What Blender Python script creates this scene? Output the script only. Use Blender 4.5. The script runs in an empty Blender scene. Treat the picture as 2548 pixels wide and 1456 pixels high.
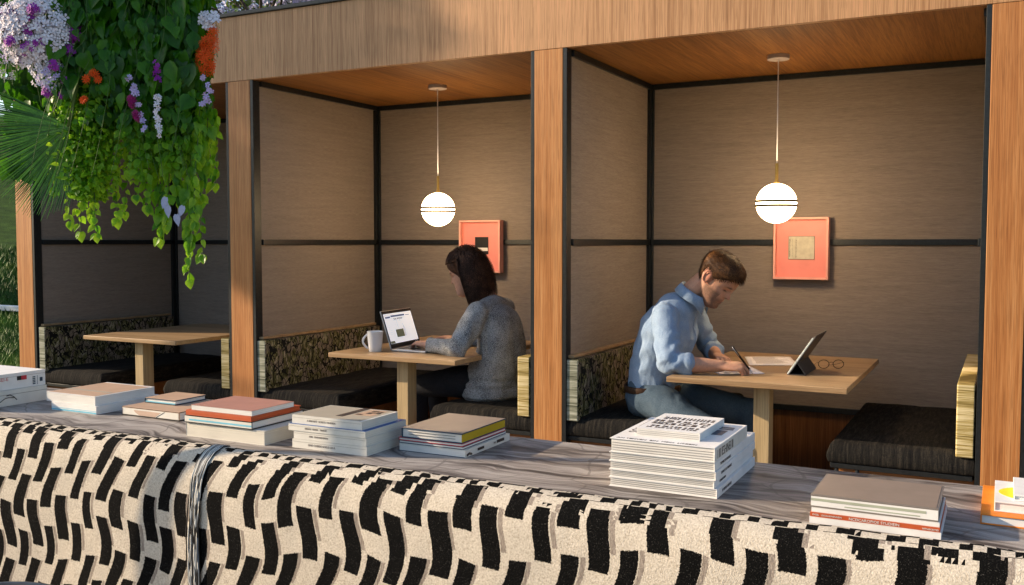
import bpy, bmesh, math, random
from mathutils import Vector, Matrix, noise, Euler
R=math.radians
sc=bpy.context.scene
COL=sc.collection
# ------------------------------------------------------------------ camera
F_PX=2368.0
cd=bpy.data.cameras.new('camera'); cam=bpy.data.objects.new('camera',cd); COL.objects.link(cam)
cd.sensor_width=36; cd.lens=36*F_PX/2548; cd.clip_end=500; cd.clip_start=.02
cam.location=(0,-3.99,1.27)
cam.rotation_euler=(R(90)-math.atan(126/F_PX),0,R(27.3))
sc.camera=cam
# ------------------------------------------------------------------ light
SUN_AZ=21.0   # direction the light travels, degrees from +X towards +Y
SUN_EL=21.0
w=bpy.data.worlds.new('World'); sc.world=w; w.use_nodes=True
wn=w.node_tree; wn.nodes.clear()
wo=wn.nodes.new('ShaderNodeOutputWorld'); bg=wn.nodes.new('ShaderNodeBackground'); sky=wn.nodes.new('ShaderNodeTexSky')
sky.sky_type='NISHITA'; sky.sun_disc=False
sky.sun_elevation=R(SUN_EL)
# the sun stands opposite to the travel direction
sx,sy=-math.cos(R(SUN_AZ)),-math.sin(R(SUN_AZ))
sky.sun_rotation=math.atan2(sx,sy)
bg.inputs[1].default_value=.15
wn.links.new(sky.outputs[0],bg.inputs[0]); wn.links.new(bg.outputs[0],wo.inputs[0])
sl=bpy.data.lights.new('sun','SUN'); sl.energy=5; sl.angle=R(.6); sl.color=(1,.78,.54)
so=bpy.data.objects.new('sun',sl); COL.objects.link(so)
sd=Vector((math.cos(R(SUN_EL))*math.cos(R(SUN_AZ)),math.cos(R(SUN_EL))*math.sin(R(SUN_AZ)),-math.sin(R(SUN_EL))))
so.rotation_euler=sd.to_track_quat('-Z','Y').to_euler()
vs=sc.view_settings; vs.view_transform='Standard'; vs.look='None'; vs.exposure=.68; vs.gamma=1; vs.use_curve_mapping=False
sc.render.engine='CYCLES'
sc.cycles.max_bounces=8; sc.cycles.diffuse_bounces=4

# ------------------------------------------------------------------ material helpers
class S:
    """small wrapper so node maths can be written as expressions"""
    def __init__(s,nt,o): s.nt=nt; s.o=o
    def _m(s,op,*a):
        n=s.nt.nodes.new('ShaderNodeMath'); n.operation=op
        for i,x in enumerate((s,)+a):
            if isinstance(x,S): s.nt.links.new(x.o,n.inputs[i])
            else: n.inputs[i].default_value=x
        return S(s.nt,n.outputs[0])
    def __add__(s,b): return s._m('ADD',b)
    __radd__=__add__
    def __sub__(s,b): return s._m('SUBTRACT',b)
    def __mul__(s,b): return s._m('MULTIPLY',b)
    __rmul__=__mul__
    def fract(s): return s._m('FRACT')
    def floor(s): return s._m('FLOOR')
    def sin(s): return s._m('SINE')
    def gt(s,b): return s._m('GREATER_THAN',b)
    def lt(s,b): return s._m('LESS_THAN',b)
    def abs(s): return s._m('ABSOLUTE')
    def max(s,b): return s._m('MAXIMUM',b)
    def min(s,b): return s._m('MINIMUM',b)
class M:
    def __init__(s,name,rough=.6,spec=.3,metal=0):
        s.m=bpy.data.materials.new(name); s.m.use_nodes=True; s.nt=s.m.node_tree
        s.b=s.nt.nodes['Principled BSDF']; s.b.inputs['Roughness'].default_value=rough
        s.b.inputs['Specular IOR Level'].default_value=spec; s.b.inputs['Metallic'].default_value=metal
        s._tc=None
    def coord(s,kind='Object',scale=(1,1,1),rot=(0,0,0)):
        if s._tc is None: s._tc=s.nt.nodes.new('ShaderNodeTexCoord')
        mp=s.nt.nodes.new('ShaderNodeMapping'); mp.inputs['Scale'].default_value=scale; mp.inputs['Rotation'].default_value=rot
        s.nt.links.new(s._tc.outputs[kind],mp.inputs[0]); return mp.outputs[0]
    def noise(s,vec,scale=1,detail=4,rough=.55,dist=0):
        n=s.nt.nodes.new('ShaderNodeTexNoise'); n.inputs['Scale'].default_value=scale; n.inputs['Detail'].default_value=detail
        n.inputs['Roughness'].default_value=rough; n.inputs['Distortion'].default_value=dist
        if vec is not None: s.nt.links.new(vec,n.inputs['Vector'])
        return S(s.nt,n.outputs[0])
    def vor(s,vec,scale=1,feat='DISTANCE_TO_EDGE'):
        n=s.nt.nodes.new('ShaderNodeTexVoronoi'); n.feature=feat; n.inputs['Scale'].default_value=scale
        s.nt.links.new(vec,n.inputs['Vector']); return S(s.nt,n.outputs[0])
    def ramp(s,fac,stops,interp='LINEAR'):
        n=s.nt.nodes.new('ShaderNodeValToRGB'); cr=n.color_ramp; cr.interpolation=interp
        while len(cr.elements)>1: cr.elements.remove(cr.elements[-1])
        cr.elements[0].position=stops[0][0]; cr.elements[0].color=(*stops[0][1],1)
        for p,c in stops[1:]:
            e=cr.elements.new(p); e.color=(*c,1)
        s.nt.links.new(fac.o,n.inputs[0]); return n.outputs[0]
    def mix(s,fac,a,b,mode='MIX'):
        n=s.nt.nodes.new('ShaderNodeMix'); n.data_type='RGBA'; n.blend_type=mode
        if isinstance(fac,S): s.nt.links.new(fac.o,n.inputs[0])
        else: n.inputs[0].default_value=fac
        for i,x in ((6,a),(7,b)):
            if isinstance(x,tuple): n.inputs[i].default_value=(*x,1)
            else: s.nt.links.new(x,n.inputs[i])
        return n.outputs[2]
    def color(s,c):
        if isinstance(c,tuple): s.b.inputs['Base Color'].default_value=(*c,1)
        else: s.nt.links.new(c,s.b.inputs['Base Color'])
        return s
    def bump(s,h,strength=.3,dist=.002):
        n=s.nt.nodes.new('ShaderNodeBump'); n.inputs['Strength'].default_value=strength; n.inputs['Distance'].default_value=dist
        s.nt.links.new(h.o,n.inputs['Height']); s.nt.links.new(n.outputs[0],s.b.inputs['Normal']); return s
def stops(a,b): return [(a[0],a[1]),(b[0],b[1])]
def wood(name,axis,cols,rough=.5,fine=1.0,spec=.3):
    m=M(name,rough,spec)
    def sc3(ac,al): return tuple(al if i==axis else ac for i in range(3))
    a=m.noise(m.coord(scale=sc3(34*fine,.5)),1,5,.6,.4)
    b=m.noise(m.coord(scale=sc3(230*fine,3.5)),1,3,.6)
    c=m.noise(m.coord(scale=sc3(5,.25)),1,2,.5)
    v=a*.42+b*.44+c*.22
    d=m.noise(m.coord(scale=sc3(330,5.5)),1,2,.6); pore=(d-.53)._m('MULTIPLY',9.0)._m('MAXIMUM',0.0)._m('MINIMUM',.38)
    m.color(m.mix(pore,m.ramp(v,[(.38,cols[0]),(.47,cols[1]),(.56,cols[2]),(.66,cols[3])]),tuple(x*.42 for x in cols[1])))
    m.bump(b,.25,.0012); return m.m
MT={}
MT['fascia']=wood('oak veneer upright grain',2,[(.18,.078,.032),(.34,.172,.076),(.47,.265,.130),(.55,.29,.145)],.5,1.5)
MT['pillar']=wood('oak post grain',2,[(.17,.056,.015),(.32,.120,.034),(.43,.185,.060),(.52,.265,.105)],.45,1.4)
MT['ceiling']=wood('dark oak ceiling boards',1,[(.095,.034,.007),(.18,.070,.015),(.26,.110,.026),(.33,.15,.04)],.45,.5)
MT['wains']=wood('walnut wainscot',2,[(.08,.030,.010),(.15,.060,.020),(.21,.09,.032),(.28,.13,.05)],.45)
MT['table']=wood('ash table top',0,[(.21,.125,.062),(.30,.19,.098),(.37,.245,.13),(.42,.29,.165)],.4,.6)
MT['tleg']=wood('ash table leg',2,[(.30,.22,.11),(.38,.28,.15),(.44,.33,.18),(.48,.37,.21)],.5,.6)
MT['bwood']=wood('bench plinth wood',0,[(.10,.038,.012),(.2,.08,.025),(.28,.12,.04),(.34,.15,.05)],.45)
def metal_dark():
    m=M('charcoal metal',.42,.5,.3); n=m.noise(m.coord(),60,3)
    m.color(m.ramp(n,[(.3,(.010,.012,.013)),(.7,(.020,.023,.024))])); return m.m
MT['metal']=metal_dark()
def wallfab():
    m=M('woven wall fabric',.85,.15)
    a=m.noise(m.coord(scale=(26,26,620)),1,4,.6)
    b=m.noise(m.coord(scale=(4,4,60)),1,3,.6,.3)
    c=m.noise(m.coord(scale=(300,300,900)),1,2)
    v=a*.6+b*.25+c*.2
    m.color(m.ramp(v,[(.36,(.19,.155,.128)),(.53,(.265,.218,.180)),(.70,(.33,.275,.230))]))
    m.bump(a+c*.5,.7,.0022); return m.m
MT['wall']=wallfab()
def cushion():
    m=M('charcoal striped upholstery',.95,.08)
    a=m.noise(m.coord(scale=(85,9.0,2.0)),1,3,.6,.15)
    b=m.noise(m.coord(scale=(700,500,260)),1,2)
    c=m.noise(m.coord(scale=(420,30,30)),1,2)
    m.color(m.ramp(a*.36+b*.36+c*.30,[(.40,(.006,.006,.007)),(.52,(.018,.017,.015)),(.66,(.060,.051,.040))]))
    m.bump(b+c,.6,.002); return m.m
MT['cushion']=cushion()
def camo():
    m=M('foliage print upholstery',.8,.2)
    w1=m.noise(m.coord(),9,3)
    n=m.nt.nodes.new('ShaderNodeVectorMath'); n.operation='MULTIPLY_ADD'
    n2=m.nt.nodes.new('ShaderNodeTexNoise'); n2.inputs['Scale'].default_value=11
    m.nt.links.new(m.coord(),n2.inputs['Vector']); m.nt.links.new(n2.outputs['Color'],n.inputs[0]); n.inputs[1].default_value=(.1,.1,.1); m.nt.links.new(m.coord(scale=(1,1.7,.75),rot=(.7,0,0)),n.inputs[2])
    e=m.vor(n.outputs[0],20); e2=m.vor(n.outputs[0],46)
    big=m.noise(m.coord(),13,3,.5,.6)
    leaf=m.ramp(m.noise(n.outputs[0],26,4,.7),[(.36,(.018,.018,.008)),(.46,(.10,.092,.032)),(.54,(.22,.20,.085)),(.62,(.40,.35,.25))])
    tan=m.ramp(w1,[(.4,(.16,.125,.085)),(.6,(.30,.24,.18))])
    c=m.mix(big.gt(.535),leaf,tan)
    c=m.mix((e.lt(.055)).max(e2.lt(.03)),c,(.006,.006,.005))
    m.color(c); m.bump(e,.4,.003); return m.m
MT['camo']=camo()
def stripe(name,c0,c1,c2):
    m=M(name,.8,.2)
    a=m.noise(m.coord(scale=(3,3,170)),1,3,.7); b=m.noise(m.coord(scale=(2,2,22)),1,2)
    m.color(m.ramp(a*.65+b*.4,[(.42,c0),(.50,c1),(.60,c2)])); m.bump(a,.8,.004); return m.m
MT['gold']=stripe('gold ribbed cord',(.10,.07,.015),(.38,.29,.10),(.66,.56,.32))
MT['teal']=stripe('green grey ribbed cord',(.03,.035,.02),(.20,.21,.15),(.46,.47,.38))
MT['goldhoriz']=MT['gold']
def stone():
    m=M('grey veined stone',.6,.3)
    n2=m.nt.nodes.new('ShaderNodeTexNoise'); n2.inputs['Scale'].default_value=2.2; n2.inputs['Detail'].default_value=3
    m.nt.links.new(m.coord(),n2.inputs['Vector'])
    ad=m.nt.nodes.new('ShaderNodeVectorMath'); ad.operation='MULTIPLY_ADD'; m.nt.links.new(n2.outputs['Color'],ad.inputs[0]); ad.inputs[1].default_value=(.35,.35,0)
    m.nt.links.new(m.coord(),ad.inputs[2])
    mp=m.nt.nodes.new('ShaderNodeMapping'); mp.inputs['Rotation'].default_value=(0,0,R(22)); mp.inputs['Scale'].default_value=(3.2,30,1); m.nt.links.new(ad.outputs[0],mp.inputs[0])
    v=m.noise(mp.outputs[0],1,6,.62,.5)
    v2=m.vor(ad.outputs[0],6)
    sp=m.noise(m.coord(),420,2)
    base=m.ramp(v,[(.37,(.060,.050,.045)),(.46,(.185,.162,.147)),(.55,(.31,.282,.258)),(.72,(.40,.37,.34))])
    c=m.mix(v2.lt(.016)*.45,base,(.07,.06,.055))
    c=m.mix(.35,c,m.ramp(sp,[(.3,(.35,.35,.35)),(.7,(.75,.75,.75))]),'OVERLAY')
    m.color(c); m.bump(sp,.25,.0008); return m.m
MT['stone']=stone()
def rug():
    m=M('black and cream pile weave',.97,.05)
    uv=m.nt.nodes.new('ShaderNodeTexCoord'); sep=m.nt.nodes.new('ShaderNodeSeparateXYZ'); m.nt.links.new(uv.outputs['UV'],sep.inputs[0])
    u=S(m.nt,sep.outputs[0]); v=S(m.nt,sep.outputs[1])
    f1=m.noise(m.coord(),330,2); f2=m.noise(m.coord(),330,2,.6,.8)
    w1=m.noise(m.coord(),4.5,1); w2=m.noise(m.coord(),4,1,.5,.2)
    # woven knots: coordinates step near the rolled top edge
    top=v.lt(.085)
    uq=((u*(1/.0105)).floor()+.5)*.0105; vq=((v*(1/.011)).floor()+.5)*.011
    uu=uq*top+u*(top*-1+1); vv=vq*top+v*(top*-1+1)
    calm=top*-.97+1; uu=uu+(f1-.5)*.006*calm; vv=vv+(f2-.5)*.008*calm; gx=u-3.0
    sway=(vv*24.0+uu*3.0).sin()*.017+(w1-.5)*.035+vv*.14-gx*gx*.030
    p=.0545
    cu=(uu+sway)*(1/p); col=cu.floor(); fu=cu.fract()
    h=((col*12.9898).sin()*43758.5).fract()
    rowp=.168
    rv=vv*(gx*-.12+1)*(1/rowp)+col*.56+h*.10+(uu*9.0).sin()*.06+(w2-.5)*.35
    fv=rv.fract()
    wdt=.73
    row=rv.floor(); h2=((col*78.233+row*37.719).sin()*43758.5).fract(); h3=((col*31.7+row*91.3).sin()*24634.6).fract()
    bl=(fu-h3*.10).gt(.04)*(fu-h2*.12).lt(.02+wdt)*(fv-h2*.20).lt(.57)
    # a second narrower and shorter bar set breaks the rhythm
    tp=fu.gt(.08+wdt)*fu.lt(.99)*fv.lt(.42)
    speck=m.noise(m.coord(),520,2)
    black=m.ramp(speck,[(.55,(.004,.004,.004)),(.64,(.012,.011,.010)),(.72,(.10,.095,.085))])
    cream=m.ramp(m.noise(m.coord(),260,3),[(.3,(.40,.345,.27)),(.5,(.56,.50,.41)),(.75,(.70,.64,.54))])
    taupe=m.ramp(m.noise(m.coord(scale=(420,420,60)),1,2),[(.3,(.20,.165,.135)),(.7,(.36,.31,.26))])
    # pixel-stepped border band along the rolled edge
    chk=((uq*(1/.058)+(vq*(1/.0135)).floor()*.37+(w2-.5)*3.0+(w1-.5)*2.0).fract()).lt(.50)
    band=v.lt(.046); 
    mask=bl*(band*-1+1)+chk*band
    c=m.mix(tp*(band*-1+1),cream,taupe); c=m.mix(mask,c,black)
    m.color(c); m.bump(f1*.6+speck*.6,.8,.0028); return m.m
MT['rug']=rug()
def plain(name,c,rough=.5,spec=.4,metal=0,var=.12,scale=40,bump=0):
    m=M(name,rough,spec,metal); n=m.noise(m.coord(),scale,4)
    a=tuple(max(0,x*(1-var)) for x in c); b=tuple(min(1,x*(1+var)) for x in c)
    m.color(m.ramp(n,[(.3,a),(.7,b)]))
    if bump: m.bump(n,bump,.002)
    return m.m
def pages(name,c):
    m=M(name,.8,.1); a=m.noise(m.coord(scale=(2,2,1500)),1,3,.7); b=m.noise(m.coord(scale=(9,9,30)),1,2)
    d=tuple(x*.72 for x in c)
    m.color(m.ramp(a*.7+b*.3,[(.38,d),(.5,c),(.7,tuple(min(.88,x*1.06) for x in c))])); m.bump(a,.5,.0008); return m.m
MT['pages']=pages('white page edges',(.72,.70,.66)); MT['cream']=pages('cream page edges',(.66,.62,.53))
for n,c in dict(white=(.74,.73,.71),offwhite=(.66,.64,.58),tan=(.46,.31,.21),pink=(.40,.20,.155),rust=(.46,.085,.025),black=(.015,.014,.014),greytaupe=(.235,.185,.15),grey=(.19,.165,.145),
                olive=(.37,.33,.26),yellow=(.42,.30,.012),blue=(.03,.10,.30),sky=(.17,.48,.62),orange=(.75,.22,.02),bright=(.80,.66,.03),sage=(.36,.39,.30),red=(.5,.03,.05),salmonbook=(.5,.36,.28),ink=(.05,.035,.028),dkblue=(.02,.05,.09)).items():
    MT[n]=plain('cover '+n,c,.5,.3,0,.07,25)
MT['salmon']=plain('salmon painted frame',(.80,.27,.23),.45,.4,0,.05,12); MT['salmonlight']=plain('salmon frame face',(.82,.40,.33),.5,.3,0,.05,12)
MT['brass']=plain('brushed brass',(.45,.29,.08),.32,.5,.9,.1,80)
MT['darkbrass']=plain('aged brass band',(.16,.10,.03),.35,.5,.6,.1,80)
MT['chrome']=plain('brushed aluminium',(.62,.62,.63),.3,.5,.9,.05,80)
MT['ceramic']=plain('glazed ceramic',(.72,.72,.73),.18,.6,0,.03,20)
MT['canopy']=plain('satin grey cap',(.50,.44,.42),.4,.4,.2,.04,30)
MT['cord']=plain('white cord',(.70,.70,.74),.5,.3)
def emis(name,c,s):
    m=M(name,.3,.3); m.color(c); m.b.inputs['Emission Color'].default_value=(*c,1); m.b.inputs['Emission Strength'].default_value=s; return m.m
MT['globe']=emis('lit opal glass',(1,.955,.80),1.25)
# ------------------------------------------------------------------ mesh helpers
class MB:
    def __init__(s): s.v=[]; s.f=[]; s.mi=[]; s.uv=None
    def add(s,vs,fs,mi=0):
        o=len(s.v); s.v+= [tuple(x) for x in vs]; s.f+=[tuple(i+o for i in f) for f in fs]; s.mi+=[mi]*len(fs); return s
    def box(s,x0,x1,y0,y1,z0,z1,mi=0,faces=None):
        vs=[(x0,y0,z0),(x1,y0,z0),(x1,y1,z0),(x0,y1,z0),(x0,y0,z1),(x1,y0,z1),(x1,y1,z1),(x0,y1,z1)]
        fs=[(0,3,2,1),(4,5,6,7),(0,1,5,4),(1,2,6,5),(2,3,7,6),(3,0,4,7)]   # bottom top front right back left
        o=len(s.v); s.v+=vs; s.f+=[tuple(i+o for i in f) for f in fs]
        s.mi+= list(faces) if faces else [mi]*6
        return s
    def tube(s,pts,rad,n=10,mi=0,cap=True,flat=None,ref=None):
        """rad: number or list; flat: list of second radii; ref: direction of the first radius"""
        pts=[Vector(p) for p in pts]; k=len(pts)
        ra=[rad]*k if not isinstance(rad,(list,tuple)) else list(rad)
        rb=ra if flat is None else ([flat]*k if not isinstance(flat,(list,tuple)) else list(flat))
        rings=[]; up=Vector(ref) if ref is not None else None; vs=[]
        for i in range(k):
            t=(pts[min(i+1,k-1)]-pts[max(i-1,0)]); 
            if t.length<1e-9: t=Vector((0,0,1))
            t.normalize()
            if up is None: up=Vector((0,0,1)) if abs(t.z)<.9 else Vector((1,0,0))
            a=up-t*up.dot(t)
            if a.length<1e-5: a=t.orthogonal()
            a.normalize(); b=t.cross(a)
            if ref is None: up=a
            for j in range(n):
                q=2*math.pi*j/n; vs.append(pts[i]+a*math.cos(q)*ra[i]+b*math.sin(q)*rb[i])
        fs=[]
        for i in range(k-1):
            for j in range(n):
                fs.append((i*n+j,i*n+(j+1)%n,(i+1)*n+(j+1)%n,(i+1)*n+j))
        if cap: fs.append(tuple(range(n-1,-1,-1))); fs.append(tuple((k-1)*n+j for j in range(n)))
        return s.add(vs,fs,mi)
    def limb(s,pts,rad,flat=None,ref=None,n=18,sub=5):
        """smooth closed limb with rounded ends through the given points"""
        pts=[Vector(p) for p in pts]; k=len(pts); rb=flat if flat is not None else rad
        P=[];A=[];B=[]
        def cr(a,b,c,d,t): return .5*((2*b)+(c-a)*t+(2*a-5*b+4*c-d)*t*t+(3*b-a-3*c+d)*t**3)
        for i in range(k-1):
            i0,i1,i2,i3=max(i-1,0),i,i+1,min(i+2,k-1)
            for j in range(sub):
                t=j/sub; P.append(cr(pts[i0],pts[i1],pts[i2],pts[i3],t)); A.append(cr(rad[i0],rad[i1],rad[i2],rad[i3],t)); B.append(cr(rb[i0],rb[i1],rb[i2],rb[i3],t))
        P.append(pts[-1]);A.append(rad[-1]);B.append(rb[-1])
        d0=(P[0]-P[1]).normalized(); d1=(P[-1]-P[-2]).normalized()
        pre=[(P[0]+d0*math.sin(R(q))*min(A[0],B[0]),math.cos(R(q))) for q in (85,60,30)]
        post=[(P[-1]+d1*math.sin(R(q))*min(A[-1],B[-1]),math.cos(R(q))) for q in (30,60,85)]
        PP=[p for p,_ in pre]+P+[p for p,_ in post]
        AA=[A[0]*c for _,c in pre]+A+[A[-1]*c for _,c in post]; BB=[B[0]*c for _,c in pre]+B+[B[-1]*c for _,c in post]
        return s.tube(PP,AA,n,0,True,BB,ref)
    def ball(s,c,r,n=16,mi=0,mat=None):
        r=(r,r,r) if not isinstance(r,(tuple,list)) else r; c=Vector(c); vs=[];fs=[]; m=n//2
        for i in range(1,m):
            for j in range(n):
                a=math.pi*i/m; q=2*math.pi*j/n; p=Vector((r[0]*math.sin(a)*math.cos(q),r[1]*math.sin(a)*math.sin(q),r[2]*math.cos(a)))
                vs.append(c+(mat@p if mat else p))
        for i in range(m-2):
            for j in range(n): fs.append((i*n+j,(i+1)*n+j,(i+1)*n+(j+1)%n,i*n+(j+1)%n))
        t=len(vs); p=Vector((0,0,r[2])); vs.append(c+(mat@p if mat else p)); vs.append(c-(mat@p if mat else p))
        for j in range(n): fs.append((t,j,(j+1)%n)); fs.append((t+1,(m-2)*n+(j+1)%n,(m-2)*n+j))
        return s.add(vs,fs,mi)
    def disc_ring(s,c,r0,r1,z0,z1,n=48,mi=0):
        vs=[];fs=[]
        for (r,z) in ((r0,z0),(r1,z0),(r1,z1),(r0,z1)):
            for j in range(n): q=2*math.pi*j/n; vs.append((c[0]+r*math.cos(q),c[1]+r*math.sin(q),c[2]+z))
        for k in range(4):
            for j in range(n): fs.append((k*n+j,k*n+(j+1)%n,((k+1)%4)*n+(j+1)%n,((k+1)%4)*n+j))
        return s.add(vs,fs,mi)
    def obj(s,name,mats,parent=None,smooth=False,bevel=0,loc=None,seg=2,angle=40):
        me=bpy.data.meshes.new(name); me.from_pydata(s.v,[],s.f); 
        if not isinstance(mats,(list,tuple)): mats=[mats]
        for m in mats: me.materials.append(MT[m] if isinstance(m,str) else m)
        if len(mats)>1: me.polygons.foreach_set('material_index',s.mi)
        if smooth: me.polygons.foreach_set('use_smooth',[True]*len(me.polygons))
        if s.uv:
            l=me.uv_layers.new(name='UVMap')
            for p in me.polygons:
                for li in p.loop_indices: l.data[li].uv=s.uv[me.loops[li].vertex_index]
        me.update()
        o=bpy.data.objects.new(name,me); COL.objects.link(o)
        if parent: o.parent=parent
        if loc: o.location=loc
        if bevel:
            b=o.modifiers.new('bevel','BEVEL'); b.width=bevel; b.segments=seg; b.limit_method='ANGLE'; b.angle_limit=R(angle)
            me.polygons.foreach_set('use_smooth',[True]*len(me.polygons)); w_=o.modifiers.new('wn','WEIGHTED_NORMAL'); w_.keep_sharp=False
        return o
def thing(name,label,cat,loc=(0,0,0),rz=0,group=None):
    o=bpy.data.objects.new(name,None); COL.objects.link(o); o.empty_display_size=.1
    o.location=loc; o.rotation_euler=(0,0,rz); o['label']=label; o['category']=cat
    if group: o['group']=group
    return o
def tag(o,label,cat,group=None):
    o['label']=label; o['category']=cat
    if group: o['group']=group
    return o
def structure(o): o['kind']='structure'; return o
def text(s,size,mat,parent,name,origin,xdir,ydir,depth=.0004,align='LEFT',sx=1.0):
    """flat raised lettering as a mesh, laid in the plane xdir/ydir"""
    cu=bpy.data.curves.new('t','FONT'); cu.body=s; cu.size=size; cu.extrude=depth; cu.align_x=align; cu.resolution_u=3
    o=bpy.data.objects.new('t',cu); COL.objects.link(o)
    dg=bpy.context.evaluated_depsgraph_get(); dg.update()
    me=bpy.data.meshes.new_from_object(o.evaluated_get(dg)); bpy.data.objects.remove(o); bpy.data.curves.remove(cu)
    xd=Vector(xdir).normalized(); yd=Vector(ydir).normalized(); nd=xd.cross(yd)
    mt=Matrix((xd*sx,yd,nd)).transposed().to_4x4(); mt.translation=Vector(origin)
    me.transform(mt); me.name=name; me.materials.clear(); me.materials.append(MT[mat])
    t=bpy.data.objects.new(name,me); COL.objects.link(t)
    if parent: t.parent=parent
    return t
rng=random.Random(7)
# ================================================================== SETTING
def ground():
    mb=MB(); nx,ny=90,90; vs=[];fs=[]
    def h(x,y):
        d=math.hypot(x+2,y+1); z=-.03
        if d>11: z+= .045*(d-11)**1.5*(1 if x<-4 or y>4 else .4)
        z=min(z,6)
        return z+.05*noise.noise(Vector((x*.3,y*.3,0)))*(1 if d>9 else 0)
    def g(i,n): t=(i/n)*2-1; return math.copysign(abs(t)**2.2*180,t)
    for i in range(nx+1):
        for j in range(ny+1):
            x=g(i,nx)-2; y=g(j,ny); vs.append((x,y,h(x,y)))
    for i in range(nx):
        for j in range(ny): a=i*(ny+1)+j; fs.append((a,a+ny+1,a+ny+2,a+1))
    m=M('lawn soil',.95,.1); n=m.noise(m.coord(),3,5); n2=m.noise(m.coord(),60,4)
    m.color(m.ramp(n*.5+n2*.5,[(.35,(.018,.04,.006)),(.55,(.05,.10,.014)),(.7,(.09,.16,.02))])); m.bump(n2,.8,.03)
    MT['lawn']=m.m
    structure(mb.add(vs,fs).obj('lawn','lawn',smooth=True))
    return h
H=ground()
m=M('paving',.8,.2); n=m.noise(m.coord(),14,5); m.color(m.ramp(n,[(.3,(.30,.27,.24)),(.7,(.42,.38,.34))])); m.bump(n,.3,.003); MT['paving']=m.m
structure(MB().box(-6.4,4.5,-6.5,1.6,-.2,.0).obj('paved_terrace','paving',bevel=.01))
# grass blades on the part of the lawn seen beside the pavilion
def grass():
    r=random.Random(3); mb=MB(); vs=[];fs=[];mi=[]
    for k in range(26000):
        # wedge left of the first post
        d=6.5+16*r.random()**1.4; a=R(27.3+25.2+4.2*r.random())
        x=-math.sin(a)*d; y=-3.99+math.cos(a)*d
        z=H(x,y); s=(.05+.05*r.random())*(1+d*.06); q=r.random()*6.28; wx,wy=math.cos(q)*.004*(1+d*.12),math.sin(q)*.004*(1+d*.12)
        lx,ly=(r.random()-.5)*s,(r.random()-.5)*s; o=len(vs)
        vs+=[(x-wx,y-wy,z),(x+wx,y+wy,z),(x+lx*.5+wx*.6,y+ly*.5+wy*.6,z+s*.6),(x+lx*.5-wx*.6,y+ly*.5-wy*.6,z+s*.6),(x+lx,y+ly,z+s)]
        fs+=[(o,o+1,o+2,o+3),(o+3,o+2,o+4)]
    mb.add(vs,fs)
    m=M('grass blades',.6,.3); n=m.noise(m.coord(),.8,3); n2=m.noise(m.coord(),30,2); m.color(m.ramp(n*.6+n2*.4,[(.38,(.02,.06,.006)),(.5,(.05,.12,.012)),(.62,(.12,.22,.025))])); MT['grass']=m.m
    o=mb.obj('grass','grass'); o['kind']='stuff'; tag(o,'bright green lawn grass beside the pavilion end post','grass')
grass()
tag(MB().box(-16,-8.8,5.3,5.42,.22,.30).obj('lawn_edging','white',bevel=.01),'thin white kerb edging crossing the lawn left of the pavilion','edging')

# ------------------------------------------------------------------ pavilion
PX=[(-5.65,-5.50),(-3.822,-3.665),(-1.943,-1.80),(-.058,.073),(1.78,1.92)]   # wood faces of the posts
TOPZ=2.50; CZ=2.15; BY=1.17
pav=thing('booth_pavilion','long oak pavilion with a row of open study booths under one deep fascia','pavilion',(0,0,0))
MB().box(-5.652,1.95,0,.03,CZ,TOPZ).obj('fascia','fascia',pav,bevel=.002)
MB().box(-5.67,1.97,-.012,1.36,TOPZ,TOPZ+.022).obj('roof_cap','metal',pav,bevel=.003)
MB().box(-5.64,1.94,.033,1.33,CZ+.06,TOPZ-.002).obj('roof','metal',pav)
for i,(a,b) in enumerate(PX):
    p=MB().box(a,b,0,.045,0,CZ-.0015).obj('pillar','pillar',pav,bevel=.002)
    if i>0: MB().box(a-.019,a-.001,.0015,.05,0,CZ-.002).obj('trim','metal',p,bevel=.001)
    MB().box(b+.001,b+.020,.0015,.055,0,CZ-.002).obj('trim','metal',p,bevel=.001)
    # the upholstered partition behind the post
    lx=a+.004 if i>0 else a; rx=b+.012
    if i>0: MB().box(a-.012,(a+b)/2-.001,.051,BY-.002,.0,CZ-.004).obj('side_panel','wall',pav)
    else: MB().box(a,(a+b)/2-.001,.051,BY-.002,.0,CZ-.004).obj('end_panel','fascia',pav)
    if i<4: MB().box((a+b)/2+.001,rx,.056,BY-.002,.0,CZ-.004).obj('side_panel','wall',pav)
for i in range(4):
    L=PX[i][1]+.012; Rr=PX[i+1][0]-.012
    MB().box(L+.002,Rr-.002,.033,BY+.04,CZ,CZ+.05).obj('ceiling','ceiling',pav)
    bp=MB().box(L+.001,Rr-.001,BY,BY+.04,.40,CZ-.003).obj('back_panel','wall',pav)
    MB().box(L+.001,Rr-.001,BY,BY+.04,.0,.398).obj('wainscot','wains',pav)
    f=MB(); t=.018
    # rails and corner stiles: butt jointed, standing proud of the panels
    zr=1.27
    f.box(L,L+t,.06,BY-t-.001,CZ-.03,CZ-.001); f.box(L,L+t,.06,BY-t-.001,zr-.017,zr+.013)        # left wall top and middle rail
    f.box(Rr-t,Rr,.06,BY-t-.001,CZ-.03,CZ-.001); f.box(Rr-t,Rr,.06,BY-t-.001,zr-.017,zr+.013)
    f.box(L,L+.028,BY-t,BY-.001,0,CZ-.001); f.box(Rr-.028,Rr,BY-t,BY-.001,0,CZ-.001)
    f.box(L,L+t,BY-.046,BY-t-.002,0,CZ-.031)
    f.box(L+.029,Rr-.029,BY-t,BY-.001,CZ-.03,CZ-.001); f.box(L+.029,Rr-.029,BY-t,BY-.001,zr-.017,zr+.013); f.box(L+.029,Rr-.029,BY-t,BY-.001,.375,.405)
    f.obj('metal_frame','metal',pav,bevel=.0015)
MB().box(-5.64,1.94,BY+.042,1.33,.0,CZ+.058).obj('rear_wall','fascia',pav)

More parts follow.
